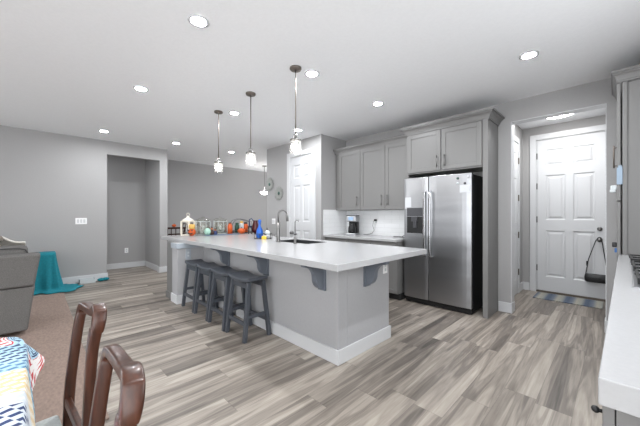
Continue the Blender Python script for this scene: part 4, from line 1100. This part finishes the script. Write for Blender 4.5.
# teal blanket draped on an ottoman by the left wall
t = thing('ottoman', 'grey ottoman hidden under the teal blanket', 'ottoman', (-6.80, -0.11, 0.0))
MB().box(-0.2, 0.2, -0.32, 0.33, 0.05, 0.61).build('body', M['sofa'], t, bevel=0.02)
for sx in (-1, 1):
    for sy in (-1, 1): MB().cyl((sx * 0.16, sy * 0.28, 0), (sx * 0.16, sy * 0.28, 0.05), 0.02).build('leg', M['darkwood'], t)
def blanket():
    # path around the +x and +y faces of the ottoman; columns fall and spread
    x1, y1 = -6.59, 0.235
    path = []
    for k in range(22): path.append((x1, -0.46 + (y1 + 0.44) * k / 22, 1, 0))
    for k in range(7):
        a = PI / 2 * k / 6; path.append((x1 - 0.03 + 0.03 * math.cos(a), y1 - 0.03 + 0.03 * math.sin(a) + 0.0, math.cos(a), math.sin(a)))
    for k in range(1, 10): path.append((x1 - 0.03 - 0.38 * k / 10, y1, 0, 1))
    rows = 20; vs = []; fs = []; n = len(path)
    for i, (x, y, nx, ny) in enumerate(path):
        s = i / (n - 1)
        for j in range(rows + 1):
            v = j / rows
            fold = 0.05 * math.sin(i * 1.35 + 0.6 * math.sin(i * 0.5)) * min(1, v * 1.4)
            if v < 0.8:
                q = v / 0.8; out = 0.012 + 0.07 * q ** 1.6 + fold * 0.8; z = 0.632 * (1 - q ** 1.02) + 0.03 * q
            else:
                q = (v - 0.8) / 0.2; L_ = 0.07 + 0.20 * max(0, math.sin((s - 0.45) * PI * 1.6))
                out = 0.082 + fold * 0.8 + L_ * q; z = 0.03 - 0.018 * q + 0.014 * abs(math.sin(i * 1.9 + q * 5)) * (1 - 0.5 * q)
            vs.append((x + nx * out, y + ny * out, max(z, 0.012)))
    for i in range(n - 1):
        for j in range(rows):
            a = i * (rows + 1) + j; fs.append((a, a + 1, a + rows + 2, a + rows + 1))
    # top sheet
    base = len(vs)
    for i, (x, y, nx, ny) in enumerate(path):
        for j in range(1, 5):
            f = j / 4
            vs.append((x + nx * 0.012 * (1 - f) + (-6.85 - x) * f * 0.8, y + (-0.2 - y) * f * 0.8, 0.632 + 0.004 * math.sin(i + j)))
    for i in range(n - 1):
        for j in range(4):
            a = (i * (rows + 1)) if j == 0 else base + i * 4 + j - 1
            c = ((i + 1) * (rows + 1)) if j == 0 else base + (i + 1) * 4 + j - 1
            fs.append((a, c, base + (i + 1) * 4 + j, base + i * 4 + j))
    o = MB().add(vs, fs, True).build('fleece_blanket', M['teal'], solid=0.012)
    return tag(o, 'teal fleece blanket draped and pooling on the floor by the left wall', 'blanket')
blanket()
# fringe of teal cloth, tray and bundle along the baseboard
b = MB(); vs = []; fs = []
for i in range(12):
    for j in range(4):
        u = i / 11; v = j / 3
        vs.append((-6.62 - 0.10 * v + 0.02 * math.sin(i * 2.2), 0.30 + 0.50 * u, 0.014 + 0.022 * abs(math.sin(i * 1.7 + j)) ))
for i in range(11):
    for j in range(3): fs.append((i * 4 + j, i * 4 + j + 1, (i + 1) * 4 + j + 1, (i + 1) * 4 + j))
t = thing('plastic_bin', 'shallow pale plastic bin on the floor by the baseboard', 'bin', (-6.94, 0.70, 0.0))
b = MB(); b.box(-0.08, 0.08, -0.11, 0.11, 0, 0.008)
for s in (-1, 1): b.box(s * 0.08 - 0.004, s * 0.08 + 0.004, -0.11, 0.11, 0.008, 0.08); b.box(-0.08, 0.08, s * 0.11 - 0.004, s * 0.11 + 0.004, 0.008, 0.08)
b.build('tub', M['palegrey'], t, bevel=0.003)
b = MB(); b.ball((0, 0, 0.03), 0.06, 12, 8, 1, 1.1, 0.5); b.ball((0.01, 0.06, 0.035), 0.05, 12, 8, 1, 1.3, 0.6)
o = b.build('cloth_bundle', M['teal']); o.location = (-6.95, 0.915, 0); tag(o, 'small teal cloth bundle by the baseboard next to the hall opening', 'cloth')

# ------------------------------------------------------------------ foreground table with cloth and chairs
def outline(t, hx, hy, n=9.0):
    c, s_ = math.cos(t), math.sin(t)
    return (hx * math.copysign(abs(c) ** (2 / n), c), hy * math.copysign(abs(s_) ** (2 / n), s_))
TBX, TBY, THX, THY = -1.06, -0.497, 0.755, 0.475
DT = thing('foreground_table', 'dining table under the patterned cloth in the bottom left', 'table', (TBX, TBY, 0))
b = MB(); N_ = 48
b.prism([outline(2 * PI * k / N_, THX - 0.008, THY - 0.008) for k in range(N_)], 'z', 0.715, 0.752)
b.build('top', M['wood'], DT, bevel=0.004)
for sx in (-1, 1):
    for sy in (-1, 1): MB().box(sx * 0.62 - 0.035, sx * 0.62 + 0.035, sy * 0.36 - 0.035, sy * 0.36 + 0.035, 0, 0.715).build('leg', M['wood'], DT)
vs = [(0, 0, 0.758)]; fs = []; flat = [(THX + 0.1, 0, 0)]
rings = [(0.35, 0, 0), (0.7, 0, 0), (0.94, 0, 0), (1.0, 0.0, 0.004), (1.0, 0.012, 0.02), (1.0, 0.02, 0.06), (1.0, 0.03, 0.11), (1.0, 0.04, 0.16), (1.0, 0.045, 0.20)]
NN = 120
for ri, (f, out, drop) in enumerate(rings):
    for k in range(NN):
        a = 2 * PI * k / NN; x, y = outline(a, THX, THY)
        ln = math.hypot(x, y) or 1
        nx, ny = math.copysign(abs(x / THX) ** 4, x), math.copysign(abs(y / THY) ** 4, y)
        nl = math.hypot(nx, ny) or 1; nx /= nl; ny /= nl
        # the square cloth's corner hangs as a flap at the rounded far corner
        da = (a - math.radians(135) + PI) % (2 * PI) - PI
        flap = max(0.0, 1 - abs(da) / 0.42)
        rip = 0.010 * math.sin(a * 17) * (drop / 0.2)
        o_ = out * 0.35 + rip * (1 - flap) + flap * 0.55 * drop
        vs.append((x * f + nx * o_, y * f + ny * o_, 0.758 - drop * (1 - 0.25 * flap)))
        flat.append(((x * f + nx * drop + THX + 0.1) if flap * drop == 0 else (x * f + nx * drop * (1 - flap) + THX + 0.1) * (1 - flap) + flap * min(0.40, 0.72 - 3.0 * drop), y * f + ny * drop, 0))
for k in range(NN): fs.append((0, 1 + k, 1 + (k + 1) % NN))
for r in range(len(rings) - 1):
    for k in range(NN): fs.append((1 + r * NN + k, 1 + r * NN + (k + 1) % NN, 1 + (r + 1) * NN + (k + 1) % NN, 1 + (r + 1) * NN + k))
o = MB().add(vs, fs, True).build('tablecloth', M['cloth']); o.location = (TBX, TBY, 0)
at = o.data.attributes.new('flat', 'FLOAT_VECTOR', 'POINT')
for i, p in enumerate(flat): at.data[i].vector = p
tag(o, 'colourful patterned tablecloth on the table at the bottom left', 'tablecloth')

def make_chair():
    t = thing('wooden_chair', 'x', 'chair', (-1.36, 0.1, 0), 0, 'walnut chairs at the foreground table')
    MB().box(-0.2, 0.2, -0.40, -0.012, 0.42, 0.445).build('seat_frame', M['wood'], t, bevel=0.006)
    MB().box(-0.205, 0.205, -0.41, -0.016, 0.446, 0.475).build('seat', M['seat'], t, bevel=0.014, seg=3)
    for sx in (-1, 1): MB().rsweep([(sx * 0.17, -0.37, 0), (sx * 0.17, -0.37, 0.43)], 0.036, 0.036).build('leg', M['wood'], t, bevel=0.005)
    # rear posts carry on from the rear legs; the crest rail sweeps up and bends down into the near post
    Yx = (0, 1, 0)
    MB().rsweep([(-0.19, 0.03, 0), (-0.187, 0.015, 0.2), (-0.185, 0.008, 0.46), (-0.185, 0.016, 0.6), (-0.187, 0.034, 0.75), (-0.189, 0.048, 0.85), (-0.188, 0.054, 0.868)], [0.034, 0.035, 0.036, 0.034, 0.034, 0.034, 0.034], 0.030, Yx).build('post', M['wood'], t, bevel=0.006, seg=2, sub=1)
    MB().rsweep([(0.17, 0.03, 0), (0.17, 0.014, 0.2), (0.17, 0.006, 0.46), (0.168, 0.008, 0.6), (0.166, 0.014, 0.72), (0.168, 0.019, 0.83), (0.170, 0.027, 0.88), (0.168, 0.031, 0.90)], [0.034, 0.034, 0.032, 0.030, 0.030, 0.031, 0.034, 0.035], [0.032, 0.032, 0.030, 0.028, 0.028, 0.030, 0.034, 0.035], Yx).build('post', M['wood'], t, bevel=0.006, seg=2, sub=1)
    hoop = [(-0.189, 0.047, 0.845), (-0.189, 0.053, 0.872), (-0.178, 0.056, 0.892), (-0.155, 0.059, 0.898), (-0.10, 0.062, 0.896), (-0.03, 0.062, 0.900), (0.04, 0.057, 0.916), (0.095, 0.050, 0.941), (0.135, 0.045, 0.950), (0.160, 0.041, 0.940), (0.172, 0.037, 0.916), (0.171, 0.030, 0.880)]
    MB().rsweep(hoop, [0.033, 0.033, 0.034, 0.034, 0.034, 0.034, 0.035, 0.038, 0.040, 0.040, 0.038, 0.035], [0.029, 0.030, 0.032, 0.032, 0.032, 0.032, 0.034, 0.037, 0.038, 0.038, 0.037, 0.034], Yx).build('crest_rail', M['wood'], t, bevel=0.007, seg=2, sub=2)
    MB().rsweep([(-0.185, 0.008, 0.52), (0.17, 0.008, 0.52)], 0.035, 0.02, (0, 0, 1)).build('back_rail', M['wood'], t, bevel=0.004)
    return t
wc = make_chair(); wc['label'] = 'walnut chair farther from the camera, pulled up to the clothed table'
wc.rotation_euler = (0, 0, math.radians(4.5))
dup(wc, (-0.802, 0.092, 0), 0, 'walnut chair nearest the camera in the bottom foreground')
